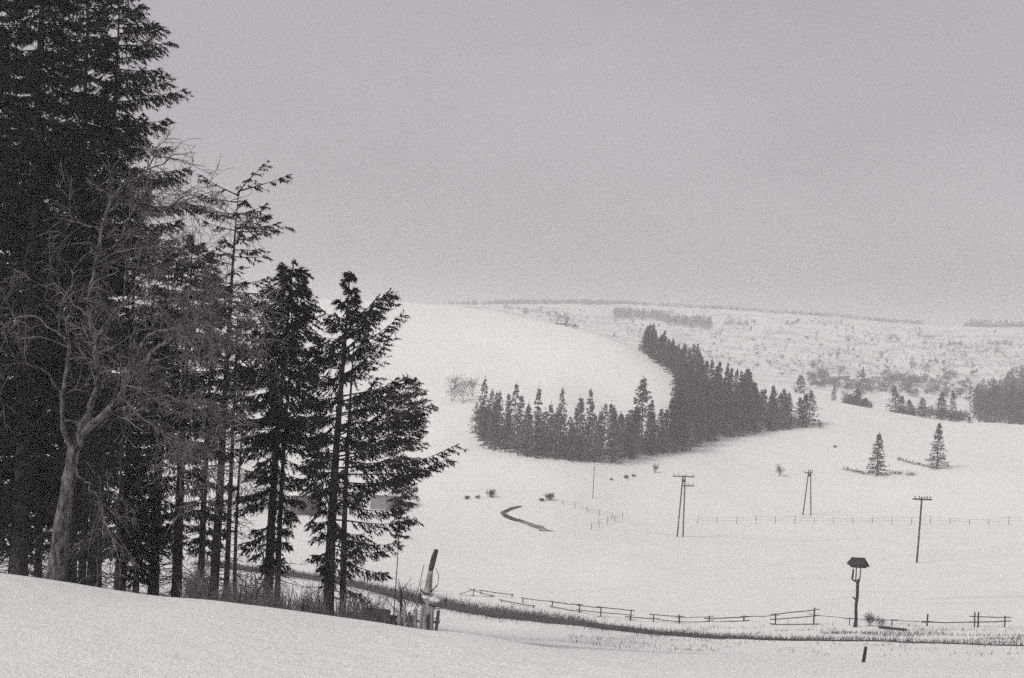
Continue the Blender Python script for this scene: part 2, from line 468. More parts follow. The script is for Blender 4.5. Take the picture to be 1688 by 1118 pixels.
NS(386, 48, 560, [(690, 30, 30), (630, 30, 30)],
   'thinnest pole-like spruce trunk close beside the slender spruce', 8, trunk_r=.08, whorl=.5, gap=.2, dead=30, per=7)
NS(440, 42, 424, [(925, 30, 40), (860, 55, 45), (770, 60, 75), (735, 75, 60), (700, 88, 56), (640, 88, 62), (600, 82, 60), (560, 72, 52), (520, 62, 46), (480, 42, 34), (450, 24, 24), (432, 9, 12)],
   'bushy dense spruce with pointed top and twin trunk below', 9, trunk_r=.17, whorl=.34, nb=7, droop=.5, uptip=.22, hang=.6, gap=lambda r: .04 if r > .46 else .6, dead=46, twin=.3, lean_px=18, per=17, twig_gap=.12, jitter=.14)
def rise_d(rel, c):
    if rel > .88: return .12
    if rel > .68: return .68*max(0, c) + .08
    if rel > .48: return .36*max(c, 0)
    return .2*max(c, 0) if rel > .36 else -.12
NS(540, 40, 446, [(940, 14, 70), (905, 26, 110), (860, 30, 125), (825, 30, 160), (790, 40, 170), (765, 46, 196), (735, 60, 186), (712, 75, 160), (690, 85, 135), (650, 78, 118), (620, 66, 104), (590, 66, 98), (560, 58, 94), (540, 52, 84), (526, 44, 66), (516, 24, 26), (500, 17, 18), (480, 12, 13), (462, 9, 9)],
   'spruce with upswept branches and long reach over the meadow, rightmost of the row', 10, trunk_r=.19, whorl=.42, nb=6, gap=lambda r: .1 if r > .36 else .26, jitter=.19, rise=rise_d, droop=.34, uptip=.28, hang=.6, twig_len=.5, dead=24, twin=.45, lean_px=10, per=17, twig_gap=.12, bare_in=.2)
NS(648, 62, 618, [(880, 6, 16), (820, 18, 26), (760, 24, 32), (700, 46, 34), (660, 44, 32), (635, 26, 20)],
   'smaller greyish round-topped conifer behind the rightmost spruce', 13, leaf='needles_far', lean_px=14, trunk_r=.028, whorl=.32, nb=6, dead=0, per=12, name='conifer_tree')
NS(222, 31, 745, [(945, 26, 26), (900, 44, 44), (860, 44, 48), (810, 30, 34), (770, 14, 16)],
   'young black bushy spruce low on the slope edge right of the bare tree', 14, name='young_spruce', trunk_r=.08, whorl=.24, nb=6, per=16, twig_gap=.1, size=.12)
for i, (px, d, r, tp, br, lb) in enumerate([
    (112, 34, .09, 560, 'bark_dark', 'thin dark conifer trunk touching the right side of the bare tree'),
    (133, 37, .12, 500, 'bark_dark', 'thicker black conifer trunk behind the bare tree, right of the thin one'),
    (163, 36, .08, 600, 'bark_dark', 'thin crooked conifer trunk between the bare tree and the young spruce'),
    (190, 33, .07, 640, 'bark', 'thin pale grey conifer trunk just left of the young spruce'),
    (246, 44, .1, 560, 'bark_dark', 'thin conifer trunk just right of the young spruce')]):
    NS(px, d, tp, [(740, 30, 30), (680, 36, 36), (tp + 30, 12, 12)], lb, 20+i, name='slender_conifer', trunk_r=r, bark=br, whorl=.5, gap=.25, dead=26, per=7)

for i, (px, d, tp, w_) in enumerate([(-30, 52, 120, 100), (62, 55, 240, 95), (120, 58, 300, 90), (200, 53, 330, 90), (255, 56, 400, 75), (330, 54, 470, 55), (20, 58, 110, 95), (92, 60, 150, 90), (-60, 60, 120, 95), (155, 57, 260, 85)]):
    NS(px, d, tp, [(905, w_*.6, w_*.6), (800, w_*.9, w_*.9), (640, w_, w_), ((tp+640)/2, w_*.7, w_*.7), (tp+60, w_*.25, w_*.25)],
       'dark spruce of the second row filling the gaps behind the tall black spruces', 60+i, trunk_r=.16, bark='bark_dark', whorl=.62, nb=5, gap=.1, dead=12, per=9, twig_gap=.2, size=.22, width=.075, group='second row spruces behind the front ones')

# ------------------------------------------------------------------ bare tree
def grow(G, P0, d0, L, r, depth, rg, droop=.25, mi=0, kids=5, minr=.0035):
    n = max(4, int(L/.22)); p = np.array(P0, float); d = nrm(d0)
    pts, dirs = [p.copy()], [d]
    for i in range(n):
        d = nrm(d + rg.normal(0, .2, 3) + np.array([0, 0, -droop*i/n*.35]))
        p = p + d*L/n
        pts.append(p.copy()); dirs.append(d)
    G.tube(pts, np.linspace(r, max(minr, r*.35), n+1), 5 if r > .03 else (4 if r > .012 else 3), mi, cap=False)
    if depth <= 0: return
    for _ in range(kids):
        t = rg.uniform(.18, 1); i = int(t*n)
        ax = nrm(np.cross(dirs[i], rg.normal(0, 1, 3)))
        ang = rg.uniform(.4, 1.0)
        nd = dirs[i]*math.cos(ang) + ax*math.sin(ang)
        grow(G, pts[i], nd, L*rg.uniform(.38, .68), max(minr, r*.5*(1 - .4*t)), depth-1, rg, droop*1.15, mi, kids, minr)

def traced_limb(P0, dep0, path, s, dy):
    """limb running through picture points at the tree's own distance; dy bends it towards or away"""
    out = []
    for i, (px, py) in enumerate(path):
        v = ray(px, py); v = v/ (v @ FWD)
        w = dep0 + dy*i/(len(path)-1)
        out.append(v*w)
    return np.array(out)

BT = place(88, 22.5)
dep = float(BT @ FWD); sb = dep/FPX
e = empty('bare_tree', BT, 'leafless grey barked tree with wide drooping tangle of twigs before the black spruces', 'tree')
T, C = Geo(), Geo()
def L_(path, dy, d0=None): return traced_limb(BT, dep if d0 is None else d0, path, sb, dy) - BT
def smooth(P, k=4):
    t = np.arange(len(P)); q = np.linspace(0, len(P)-1, (len(P)-1)*k+1)
    return np.stack([pchip(t, P[:, c], q) for c in range(3)], -1)
trunk = smooth(L_([(84, 985), (88, 955), (99, 885), (112, 800), (119, 760), (122, 735)], 0))
rgb = np.random.default_rng(5)
rt = np.interp(np.linspace(0, 1, len(trunk)), [0, .12, .3, 1], [.2, .15, .125, .1])
rt = rt*(1 + .07*rgb.normal(0, 1, len(rt))); T.tube(trunk, rt, 14)
for rp in ((60, 968), (112, 972), (100, 978)):   # root flare
    q = L_([(rp[0], rp[1])]*2, 0)[0]
    T.tube(smooth(np.array([trunk[4], (trunk[2]+q)/2, q - [0, 0, .1]])), np.linspace(.11, .04, 9), 6)
limbs = [
 ([(120, 745), (106, 705), (104, 650), (113, 590), (108, 530), (95, 480)], -.8, .085),
 ([(122, 740), (140, 690), (158, 640), (160, 570), (146, 520), (150, 470), (165, 410), (176, 350), (190, 318), (232, 288), (262, 245)], .5, .095),
 ([(122, 742), (150, 700), (200, 650), (226, 590), (252, 548), (295, 540), (352, 515), (400, 470)], -1.2, .09),
 ([(236, 598), (262, 572), (290, 556), (340, 548), (382, 556)], -.6, .05, -1.0),
 ([(160, 690), (215, 668), (268, 655), (318, 668), (360, 700)], -1.6, .045),
 ([(178, 350), (215, 330), (250, 355), (300, 330), (330, 345)], .4, .03, .5),
 ([(165, 420), (195, 400), (220, 345), (245, 300)], 1.0, .03, .4),
 ([(150, 600), (190, 520), (240, 455), (300, 430), (350, 440)], .8, .05, .2),
 ([(158, 560), (205, 500), (262, 490), (320, 495), (360, 520)], -1.4, .045, .2),
 ([(104, 650), (70, 610), (40, 600), (15, 600)], -.7, .035, -.4),
 ([(110, 560), (85, 545), (50, 520), (20, 525)], .5, .03, -.5),
 ([(146, 520), (120, 500), (90, 470), (30, 480)], .5, .03, .3),
 ([(170, 385), (140, 370), (110, 365), (60, 390)], .7, .025, .4),
 ([(122, 755), (135, 790), (155, 810), (168, 850), (172, 885)], -.6, .035),
 ([(140, 760), (165, 800), (172, 860)], .7, .03),
 ([(200, 655), (250, 700), (300, 740), (320, 790)], -1.2, .03, -.6),
]
for it in limbs:
    path, dy, r = it[:3]; d0 = dep + (it[3] if len(it) > 3 else 0)
    P = smooth(L_(path, dy, d0), 4)
    P[1:-1] += rgb.normal(0, .018, (len(P)-2, 3))
    T.tube(P, np.linspace(r*.64, max(.007, r*.12), len(P))*(1 + .14*rgb.normal(0, 1, len(P))), 7 if r > .05 else 5, cap=False)
    k = len(P)
    nk = (int(8 + 55*r) + 14) if path[-1][0] > 240 else int(5 + 28*r)
    for j in range(nk):
        i = int(rgb.uniform(.2, 1)*(k-1)); i = min(max(i, 1), k-2)
        tdir = nrm(P[i+1] - P[i])
        ax = nrm(np.cross(tdir, rgb.normal(0, 1, 3)))
        ang = rgb.uniform(.35, 1.1)
        nd = tdir*math.cos(ang) + ax*math.sin(ang) + np.array([.2, 0, -.12])
        grow(C, P[i], nd, rgb.uniform(.45, 1.2), max(.0055, r*.15), 2, rgb, .6, 0, 4 if path[-1][0] > 250 else 3, .0042)
T.build('trunk', M['bark_pale'], e, smooth=True)
C.build('crown', M['twig'], e)

# generic bare shrubs and small bare trees
def bare_mesh(h, rg, stems=5, r=.03, depth=2, spread=.5, kids=4, minr=.006):
    T, C = Geo(), Geo()
    for i in range(stems):
        a = rg.uniform(0, 6.28); sp = spread*rg.uniform(.3, 1)
        d = nrm([math.cos(a)*sp, math.sin(a)*sp, 1])
        G = T if i == 0 else C
        grow(G, (math.cos(a)*.05, math.sin(a)*.05, -.1), d, h*rg.uniform(.65, 1), r, 0, rg, .05)
        for j in range(kids+2):
            t = rg.uniform(.15, .7)
            p = d*h*.8*t
            ax = rg.normal(0, 1, 3); ax[2] = abs(ax[2])*.6 + .4
            grow(C, p, nrm(d*.8 + ax*.6), h*rg.uniform(.25, .5), r*.5, depth-1, rg, .1, 0, kids, minr)
    return T, C

def shrub(px, d, hpx, label, seed, name='bare_shrub', matn='twig_dark', group=None, stems=5, r=.02, spread=.6, kids=4, depth=2, minr=.006, P=None, cat='shrub'):
    P = place(px, d) if P is None else P
    s = float(P @ FWD)/FPX
    rg = np.random.default_rng(seed)
    T, C = bare_mesh(hpx*s, rg, stems, r, depth, spread, kids, minr)
    e = empty(name, P, label, cat, group)
    T.build('trunk', M[matn], e); C.build('crown', M[matn], e)
    return e

M['stems'] = mat('dead_stems', g(.2, .03), g(.07, .03), 2)
GB = 'bare bushes behind the front slope edge'
shrub(330, 34, 85, 'low grey bare bush between the dark trunk and the thin crowned spruce', 31, group=GB, stems=9, r=.012)
shrub(412, 36, 90, 'low grey bare bush at the foot of the pole-like trunks', 32, group=GB, stems=9, r=.012)
shrub(505, 36, 70, 'low bare bush between the bushy and the rightmost spruce', 33, group=GB, stems=10, r=.012)
shrub(598, 37, 80, 'dense low bare bush right of the rightmost spruce trunk', 34, group=GB, stems=10, r=.012)
shrub(668, 43, 112, 'forked bare sapling with curved stems beside the leaning snag', 35, name='bare_sapling', group=GB, stems=5, r=.03, spread=.9, kids=3, matn='twig_dark')

# undergrowth: dry stems nobody could count, just behind the front crest
U = Geo(); rgu = np.random.default_rng(50)
to, td, tl = [], [], []
for i in range(5200):
    px = rgu.uniform(300, 650); d = rgu.uniform(26, 40)
    if rgu.random() > .04 + .96*max(0, .5 + .9*vnoise(np.array([px/17.]), np.array([d/3.]), 71)[0]): continue
    P = place(px, d); hh = rgu.uniform(.25, 1.15)*(.6 + .5*math.sin(px*.05 + 1)**2)
    q = P + np.array([rgu.normal(0, .18), rgu.normal(0, .1), 1])*hh
    w = rgu.uniform(.006, .014)
    U.tris([P + [-w, 0, -.1], P + [w, 0, -.1], q]); U.tris([P + [0, -w, -.1], P + [0, w, -.1], q])
    if rgu.random() < .5:
        m_ = P*.5 + q*.5; q2 = m_ + rgu.normal(0, .25, 3)*hh + [0, 0, .15]
        U.tris([m_ + [-w*.7, 0, 0], m_ + [w*.7, 0, 0], q2])
tag(U.build('undergrowth', M['stems']), 'dry dead stems behind the edge of the front slope', None, None, 'stuff')

# dry grass on the bank
Gr = Geo(); rgg = np.random.default_rng(51)
T3 = []
for i in range(34000):
    k = rgg.integers(0, len(bc)); t = rgg.normal(.15, .55)
    x, y = bc[k] + bn_[k]*t*bww[k] + rgg.uniform(-.3, .3, 2)
    if rgg.random() > np.interp(k/len(bc), [0, .5, .62, .8, 1], [1, 1, .5, .28, .2]): continue
    if vnoise(np.array([k*.09]), np.array([1.5]), 21)[0] < rgg.uniform(-1.1, -.1): continue
    z = ground(x, y); hh = rgg.uniform(.2, .55)*(.75 + .3*vnoise(np.array([k*.05]), np.array([9.5]), 22)[0])
    w = rgg.uniform(.008, .022); a = rgg.uniform(0, 3.14)
    dx, dy = math.cos(a)*w, math.sin(a)*w
    T3 += [[x-dx, y-dy, z+.02], [x+dx, y+dy, z+.02], [x+rgg.normal(0, .12), y+rgg.normal(0, .12), z+hh]]
# thin scattered grass on the verges right of centre
for i in range(15000):
    px = 1720 - 760*rgg.random()**1.6; d = rgg.normal(77, 3.2) if rgg.random() < .85 else rgg.normal(67, 2.5)
    a = R_((px-CX)/FPX*57.3); x, y = math.sin(a)*d, math.cos(a)*d
    if vnoise(np.array([x/2.5]), np.array([y/1.2]), 31)[0] < rgg.uniform(-.2, .7): continue
    z = ground(x, y); hh = rgg.uniform(.05, .26); w = rgg.uniform(.006, .018)
    T3 += [[x-w, y, z-.02], [x+w, y, z-.02], [x+rgg.normal(0, .08), y+rgg.normal(0, .08), z+hh]]
Gr.tris(T3)
tag(Gr.build('grass', M['grass_dry']), 'dry grass growing on the dark bank and verges of the lane', None, None, 'stuff')

# ------------------------------------------------------------------ stream
def stream(pixels, w, name):
    P = [hit(*p, dmin=120) for p in pixels]
    return ribbon(name, P, w, M['water'], .07, .5)[0]
tag(stream([(829, 846), (846, 838), (862, 834)], [.9, 1.2, .3], 'stream'), 'short upper arm of the dark open stream bend', None, None, 'structure')
tag(stream([(827, 845), (838, 853), (862, 861), (884, 868), (902, 876)], [.6, 1.6, 1.8, 1.9, 1.5], 'stream'), 'dark open water bend in the snowy meadow', None, None, 'structure')

# ------------------------------------------------------------------ library trees for the middle distance
def lib_spruce(seed, h, r, cls='wood', shape='cone'):
    rg = np.random.default_rng(seed)
    if cls == 'lone':
        prof = [(h*.1, r*.95, r*.95), (h*.3, r*.8, r*.8), (h*.6, r*.45, r*.45), (h*.85, r*.2, r*.2), (h, .03, .03)]
        T, C = spruce_mesh(h, prof, rg, whorl=.55, nb=7, twig_gap=.3, per=7, size=.28, width=.085, droop=.3, gap=.06, trunk_r=.15, crown_base=h*.1, sides=6, twig_len=.5, base_sink=.4, jitter=.18)
    else:
        k = rg.uniform(.7, 1.3); op = cls == 'open'
        prof = [(h*.04, r*.8, r*.8), (h*.2, r, r*k), (h*.5, r*.72, r*.72*k), (h*.75, r*.38, r*.4), (h*.9, r*.14, r*.14), (h, .03, .03)]
        T, C = spruce_mesh(h, prof, rg, whorl=.66 if op else .6, nb=5 if op else 6, twig_gap=.42, per=6, size=.36, width=.1 if op else .12, droop=.3, gap=(lambda r: .4 if r < .25 else .1) if op else .08, thin=.08 if op else 0, trunk_r=.14, crown_base=h*.05, sides=5, twig_len=.7, wood=False, base_sink=.6, jitter=.34, lean=tuple(rg.normal(0, h*.018, 2)))
    return T, C

def make_lib(T, C, name, leaf, loc, label, group, cat='tree'):
    e = empty(name, loc, label, cat, group)
    T.build('trunk', M['bark_dark'], e); C.build('crown', [M[leaf], M['bark_dark']], e)
    return e

WOOD = []   # (px, py, height m, width, label)
named = [
 (795, 718, 12.3, 1.0, 'pointed spruce at the left end of the wood on the knoll'),
 (846, 737, 12.8, 1.0, 'second tall pointed spruce from the left end of the knoll wood'),
 (884, 742, 12.6, 1.05, 'broad topped spruce third from the left end of the knoll wood'),
 (922, 745, 12.6, .95, 'tall spruce right of the broad topped one in the knoll wood'),
 (970, 750, 13.0, 1.0, 'tall pointed spruce in the middle of the front row of the knoll wood'),
 (1057, 738, 14.8, 1.5, 'tallest broad spruce standing up in front of the snow slope of the knoll'),
 (948, 752, 10.0, .8, 'thin small topped spruce right of the middle of the knoll wood front row'),
 (815, 726, 10.0, .9, 'shorter spruce between the two left pointed spruces of the knoll wood'),
 (1070, 574, 9.0, 1.1, 'spruce crowning the upper end of the wood on the knoll ridge'),
 (1323, 704, 8.4, 1.2, 'last spruce at the right-hand low end of the knoll wood'),
]
front = [(785, 716), (800, 738), (850, 750), (900, 757), (950, 760), (1005, 764), (1060, 750), (1130, 744), (1180, 724), (1250, 714), (1332, 702)]
upper = [(785, 712), (850, 736), (1000, 746), (1050, 738), (1112, 735), (1116, 612), (1130, 618), (1165, 645), (1200, 660), (1235, 668), (1262, 690), (1332, 698)]
fx, fy = zip(*front); ux, uy = zip(*upper)
rw = np.random.default_rng(77)
pts = []
def tryadd(px, py, mind, h, wd, label=None):
    P = hit(px, py, 150)
    if label is None and any((P[0]-q[0][0])**2 + (P[1]-q[0][1])**2 < mind*mind for q in pts): return False
    pts.append((P, h, wd, label)); return True
for px, py, h, wd, lb in named: tryadd(px, py, 0, h, wd, lb)
n = 0
while n < 9000 and len(pts) < 285:
    n += 1
    px = rw.uniform(782, 1334)
    if 1063 <= px <= 1118 and rw.random() < .5:
        py = 574 + (px - 1063)*.75 + rw.uniform(0, 9)
        tryadd(px, py, 2.6, rw.uniform(7.5, 9.5), rw.uniform(.9, 1.15)); continue
    lo, hi_ = np.interp(px, ux, uy), np.interp(px, fx, fy)
    py = rw.uniform(lo, hi_)
    hh = rw.uniform(6.0, 11.4) if px < 1050 else (rw.uniform(8.5, 11.5) if px < 1240 else rw.uniform(6.5, 9))
    tryadd(px, py, 2.1 if px < 1050 else 2.9, hh, rw.uniform(.85, 1.15))
GW = 'spruces of the wood on the knoll'
LIBW = []; rwl = np.random.default_rng(66)
for i in range(10):
    T, C = lib_spruce(100+i, 10.0, rwl.uniform(1.6, 2.35))
    LIBW.append((T, C))
protos = []; open_p = []
M['needles_pale'] = mat('thin_needles', g(.13, .06), g(.055, .06), .6)
for i in range(6):
    LIBW.append(lib_spruce(160+i, 10.0, rwl.uniform(1.5, 2.2), 'open'))
plain = 'dark spruce standing in the dense mass of the wood on the knoll'
plain2 = 'thin greyish spruce in the open left part of the knoll wood'
for i, (P, h, wd, lb) in enumerate(pts):
    P = P - np.array([0, 0, .15])
    if len(protos) < 10 and project(P)[0] > 1040:
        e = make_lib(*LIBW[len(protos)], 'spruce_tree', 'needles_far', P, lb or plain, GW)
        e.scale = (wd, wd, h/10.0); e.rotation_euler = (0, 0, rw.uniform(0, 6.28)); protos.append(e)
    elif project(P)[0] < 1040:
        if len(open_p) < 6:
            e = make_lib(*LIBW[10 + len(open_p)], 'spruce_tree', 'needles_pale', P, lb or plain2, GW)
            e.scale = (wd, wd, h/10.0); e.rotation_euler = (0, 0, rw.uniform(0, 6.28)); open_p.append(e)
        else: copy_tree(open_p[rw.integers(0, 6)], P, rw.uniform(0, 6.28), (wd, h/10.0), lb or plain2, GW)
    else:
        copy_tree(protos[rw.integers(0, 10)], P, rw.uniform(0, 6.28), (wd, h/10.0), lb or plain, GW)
print('wood trees', len(pts))

# two lone spruces on the meadow
for i, (px, py, top, r, lb) in enumerate([(1446, 784, 714, 2.5, 'lone dark spruce on the meadow, the left and lower one of the pair'),
                                          (1545, 773, 697, 2.5, 'lone dark spruce with bare stem, the right and taller one of the pair')]):
    P = hit(px, py, 150); h = (py - top)*float(P @ FWD)/FPX
    T, C = lib_spruce(140+i, h, r, 'lone')
    make_lib(T, C, 'spruce_tree', 'needles_far', P, lb, 'lone spruces on the meadow')

# trees along the shoulder right of the wood
GS = 'small trees along the far shoulder of the meadow'
SH = [(1411, 681, 640, 1.9, 'dark broad spruce at the foot of the bright slope right of the knoll wood'),
      (1425, 684, 655, 1.0, 'small spruce touching the dark broad spruce on its right'),
      (1374, 660, 634, 1.0, 'little spruce just right of the low end of the knoll wood'),
      (1318, 668, 617, 2.2, 'pale ragged spruce showing above the right end of the knoll wood'),
      (1420, 634, 604, 1.6, 'faint spruce far behind the dark broad spruce'),
      (1476, 686, 639, 1.8, 'broad spruce left of the low pair between the two lone spruces'),
      (1498, 690, 658, 1.5, 'left spruce of the low pair behind the lone spruces'),
      (1520, 691, 655, 1.7, 'right spruce of the low pair behind the lone spruces'),
      (1551, 685, 646, 1.8, 'broad spruce left of the slim pointed one near the dark wood'),
      (1570, 685, 642, 1.2, 'slim pointed spruce near the left edge of the dark wood'),
      (1486, 688, 652, 1.3, 'small spruce squeezed between the broad spruce and the low pair'),
      (1568, 702, 684, .8, 'tiny spruce below the slim pointed one'),
      (1579, 701, 688, .6, 'tiny spruce right beneath the edge of the dark wood'),
      (1598, 706, 688, .7, 'tiny spruce alone before the foot of the dark wood')]
for i, (px, py, top, r, lb) in enumerate(SH):
    P = place(px, 465 if py < 670 else 400) if py > 640 else place(px, 600)
    bpy2 = project(P)[1]
    h = max(2.0, (bpy2 - top)*float(P @ FWD)/FPX)
    copy_tree(protos[i % 7], P - np.array([0, 0, .15]), rw.uniform(0, 6.28), (min(1.7, r/1.75*1.3), h/10.0), lb, GS)

# ------------------------------------------------------------------ far scrub on the far hillside
def blob_tree(rg, h, r, n=260, size=.55, width=.3):
    """small round leafless or bushy crown seen from afar"""
    T, C = Geo(), Geo()
    T.tube([(0, 0, -.3), (0, 0, h*.4), (r*.08, 0, h*.8)], [.12, .08, .03], 4)
    k = rg.integers(5, 9)
    cen = np.stack([rg.normal(0, r*.45, k), rg.normal(0, r*.45, k), rg.uniform(.25, .85, k)*h], -1)
    o = cen[rg.integers(0, k, n)] + rg.normal(0, r*.28, (n, 3))
    o[:, 2] = np.clip(o[:, 2], .1, h)
    d = nrm(rg.normal(0, 1, (n, 3)) + [0, 0, .4])
    C.tris(sprigs(o, d, np.full(n, size*.5), 1, size, width, .5, -.2, rg))
    return T, C
SC = []
GSC = 'scrub trees scattered on the far hillside'
scrub_px = [(1467,562,11,1.2),(1480,563,10,1),(1517,556,9,1.3),(1526,560,8,1.2),(1524,569,9,1.1),(1550,577,9,.7),(1566,571,9,1),(1575,572,9,1.2),(1584,572,10,1),
 (1633,571,9,1.2),(1645,570,9,1.3),(1657,569,10,1.2),(1668,571,9,1),(1626,581,7,1.5),(1642,582,7,1.5),(1400,565,12,.8),(1405,545,9,.6),(1455,588,9,1.3),(1448,596,3,2.5),
 (1380,588,9,.9),(1370,590,8,.9),(1412,590,5,1.2),(1502,595,7,1),(1535,599,8,1.2),(1545,600,9,1),(1555,600,8,1),(1208,537,10,1),(1218,537,9,1),(1230,537,9,1),(1242,535,9,.8),
 (1297,537,9,.9),(1306,537,8,.9),(1316,535,12,.8),(931,527,9,1),(924,526,10,1),(936,530,8,1.2),(905,522,7,1.1),(870,519,6,1.2),(890,523,5,1.2),(1012,556,8,.8),(1240,562,6,1.2),(1180,552,5,1),
 (1300,562,6,1.3),(1330,560,8,1),(1347,553,7,.8),(1350,600,8,1.2),(1290,590,6,1.2),(1265,598,6,1),(1480,632,16,1.6),(1497,632,14,1.3),(1508,636,17,1.4),(1518,636,16,1.2),(1536,636,14,1),
 (1440,636,16,1.6),(1430,634,12,1.3),(1452,638,10,1.3),(1392,632,14,1.2),(1376,632,12,1.2),(1350,640,12,1.4),(1338,638,10,1.4),(1460,646,8,1.2),(1586,636,12,1.3),(1596,632,10,1.2),(1610,614,7,1.2),(1602,618,8,1)]
rs = np.random.default_rng(91)
for i in range(70):
    px = rs.uniform(840, 1690); t = rs.random()
    ridge = np.interp(px, [735, 900, 1060, 1340, 1560, 1800], [505, 506, 508, 526, 542, 546])
    low = np.interp(px, [840, 950, 1060, 1110, 1340, 1560, 1800], [512, 545, 560, 570, 632, 640, 640])
    if low - ridge < 8: continue
    scrub_px.append((px, ridge + (low - ridge)*t, rs.uniform(3.5, 7), rs.uniform(.7, 1.4)))
for i in range(50):
    px = rs.uniform(1330, 1600); scrub_px.append((px, np.interp(px, [1330, 1420, 1600], [640, 648, 662]) - abs(rs.normal(0, 16)), rs.uniform(8, 17), rs.uniform(.8, 1.5)))
for i in range(34):
    px = rs.uniform(1450, 1606); scrub_px.append((px, np.interp(px, [1450, 1600], [652, 655]) - rs.uniform(0, 48), rs.uniform(7, 14), rs.uniform(.8, 1.5)))
for i in range(30):
    px = rs.choice([rs.normal(1408, 9), rs.normal(1492, 22), rs.normal(1568, 20)]); scrub_px.append((px, -1 - rs.uniform(0, 55), rs.uniform(12, 26), rs.uniform(.7, 1.1)))
sp = []
for i, (px, py, hp, wd) in enumerate(scrub_px):
    P = hit(px, py, 440) if py > 0 else place(px, 415 - py)
    s = float(P @ FWD)/FPX; h = max(1.2, hp*s)
    lb = 'small grey scrub tree dotted on the far snowy hillside' if py > 0 else 'low bushy tree along the shoulder behind the lone spruces'
    if i < 6 or not sp:
        T, C = blob_tree(np.random.default_rng(200+i), 4.0, 1.7)
        e = empty('scrub_tree', P, lb, 'tree', GSC)
        T.build('trunk', M['shrub_far'], e); C.build('crown', M['shrub_far'], e)
        e.scale = (h/4*wd, h/4*wd, h/4); sp.append(e)
    else:
        copy_tree(sp[rs.integers(0, len(sp))], P, rs.uniform(0, 6.28), (h/4*wd*1.1, h/4), lb, GSC)

# masses: dark wood at the right edge, two plantation blocks and the tree line on the ridge
def mass(name, label, spots, hrange, r, seed, matn, per=34, size=1.2, width=.6):
    G = Geo(); rg = np.random.default_rng(seed); O, D, Ln = [], [], []
    for P in spots:
        h = rg.uniform(*hrange); rr = r*rg.uniform(.8, 1.2)
        for k in range(per):
            t = rg.random()**.8; a = rg.uniform(0, 6.28); q = rr*(1-t)**.8*math.sqrt(rg.random())
            O.append(P + np.array([math.cos(a)*q, math.sin(a)*q, t*h])); D.append(np.array([math.cos(a), math.sin(a), .25 + t])); Ln.append(.4)
        G.tube([P + [0, 0, -.3], P + [0, 0, h*.95]], [.14, .03], 4)
    D = nrm(np.array(D))
    G.tris(sprigs(O, D, Ln, 1, size, width, .45, .2, rg))
    return tag(G.build(name, M[matn]), label, None, None, 'stuff')
rm = np.random.default_rng(95)
sp_ = []
while len(sp_) < 420:
    px = rm.uniform(1580, 1860); d = rm.uniform(425, 780)
    if d < 425 + max(0, 1640 - px)*1.6 or d > 500 + (px - 1590)*3.1: continue
    sp_.append(place(px, d))
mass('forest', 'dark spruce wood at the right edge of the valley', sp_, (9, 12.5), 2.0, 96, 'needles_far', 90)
scr = []
while len(scr) < 1500:
    px = rm.uniform(830, 1760); t = rm.random()
    ridge = np.interp(px, [735, 900, 1060, 1340, 1560, 1800], [505, 504, 506, 523, 540, 545]); low = np.interp(px, [830, 950, 1060, 1110, 1340, 1560, 1800], [510, 545, 562, 572, 642, 655, 655])
    if low - ridge < 5: continue
    P = hit(px, ridge + (low - ridge)*t, 440)
    if vnoise(np.array([px/55.]), np.array([t*4.]), 61)[0] < rm.uniform(-.5, .5): continue
    scr.append(P)
mass('scrub', 'fine grey scrub speckled over the far hillside', scr, (.9, 2.6), 1.3, 104, 'shrub_far', 7, 1.1, .5)
def block(quads, n):
    out = []
    for x0, x1, d0, d1 in quads:
        for i in range(n): out.append(place(rm.uniform(x0, x1), rm.uniform(d0, d1)))
    return out
P0 = hit(1060, 529, 440); dA = math.hypot(P0[0], P0[1])
P1 = hit(1140, 541, 440); dB = math.hypot(P1[0], P1[1])
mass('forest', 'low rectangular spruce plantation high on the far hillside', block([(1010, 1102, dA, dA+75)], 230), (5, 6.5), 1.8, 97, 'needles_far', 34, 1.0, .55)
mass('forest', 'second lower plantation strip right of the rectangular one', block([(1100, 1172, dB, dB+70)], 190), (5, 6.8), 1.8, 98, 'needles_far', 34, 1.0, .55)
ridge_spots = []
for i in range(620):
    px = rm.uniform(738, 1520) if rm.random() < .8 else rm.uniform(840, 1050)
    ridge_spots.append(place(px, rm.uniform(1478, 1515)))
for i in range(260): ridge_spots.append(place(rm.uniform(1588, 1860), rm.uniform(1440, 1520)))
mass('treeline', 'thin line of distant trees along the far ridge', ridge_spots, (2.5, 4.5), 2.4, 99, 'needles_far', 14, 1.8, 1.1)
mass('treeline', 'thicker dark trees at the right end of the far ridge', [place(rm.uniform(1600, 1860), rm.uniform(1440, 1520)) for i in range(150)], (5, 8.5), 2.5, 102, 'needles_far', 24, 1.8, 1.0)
mass('treeline', 'grey trees at the left part of the far ridge above the knoll', [place(rm.uniform(815, 1000), rm.uniform(1380, 1500)) for i in range(170)], (3, 5.5), 2.4, 103, 'shrub_far', 20, 1.6, .9)

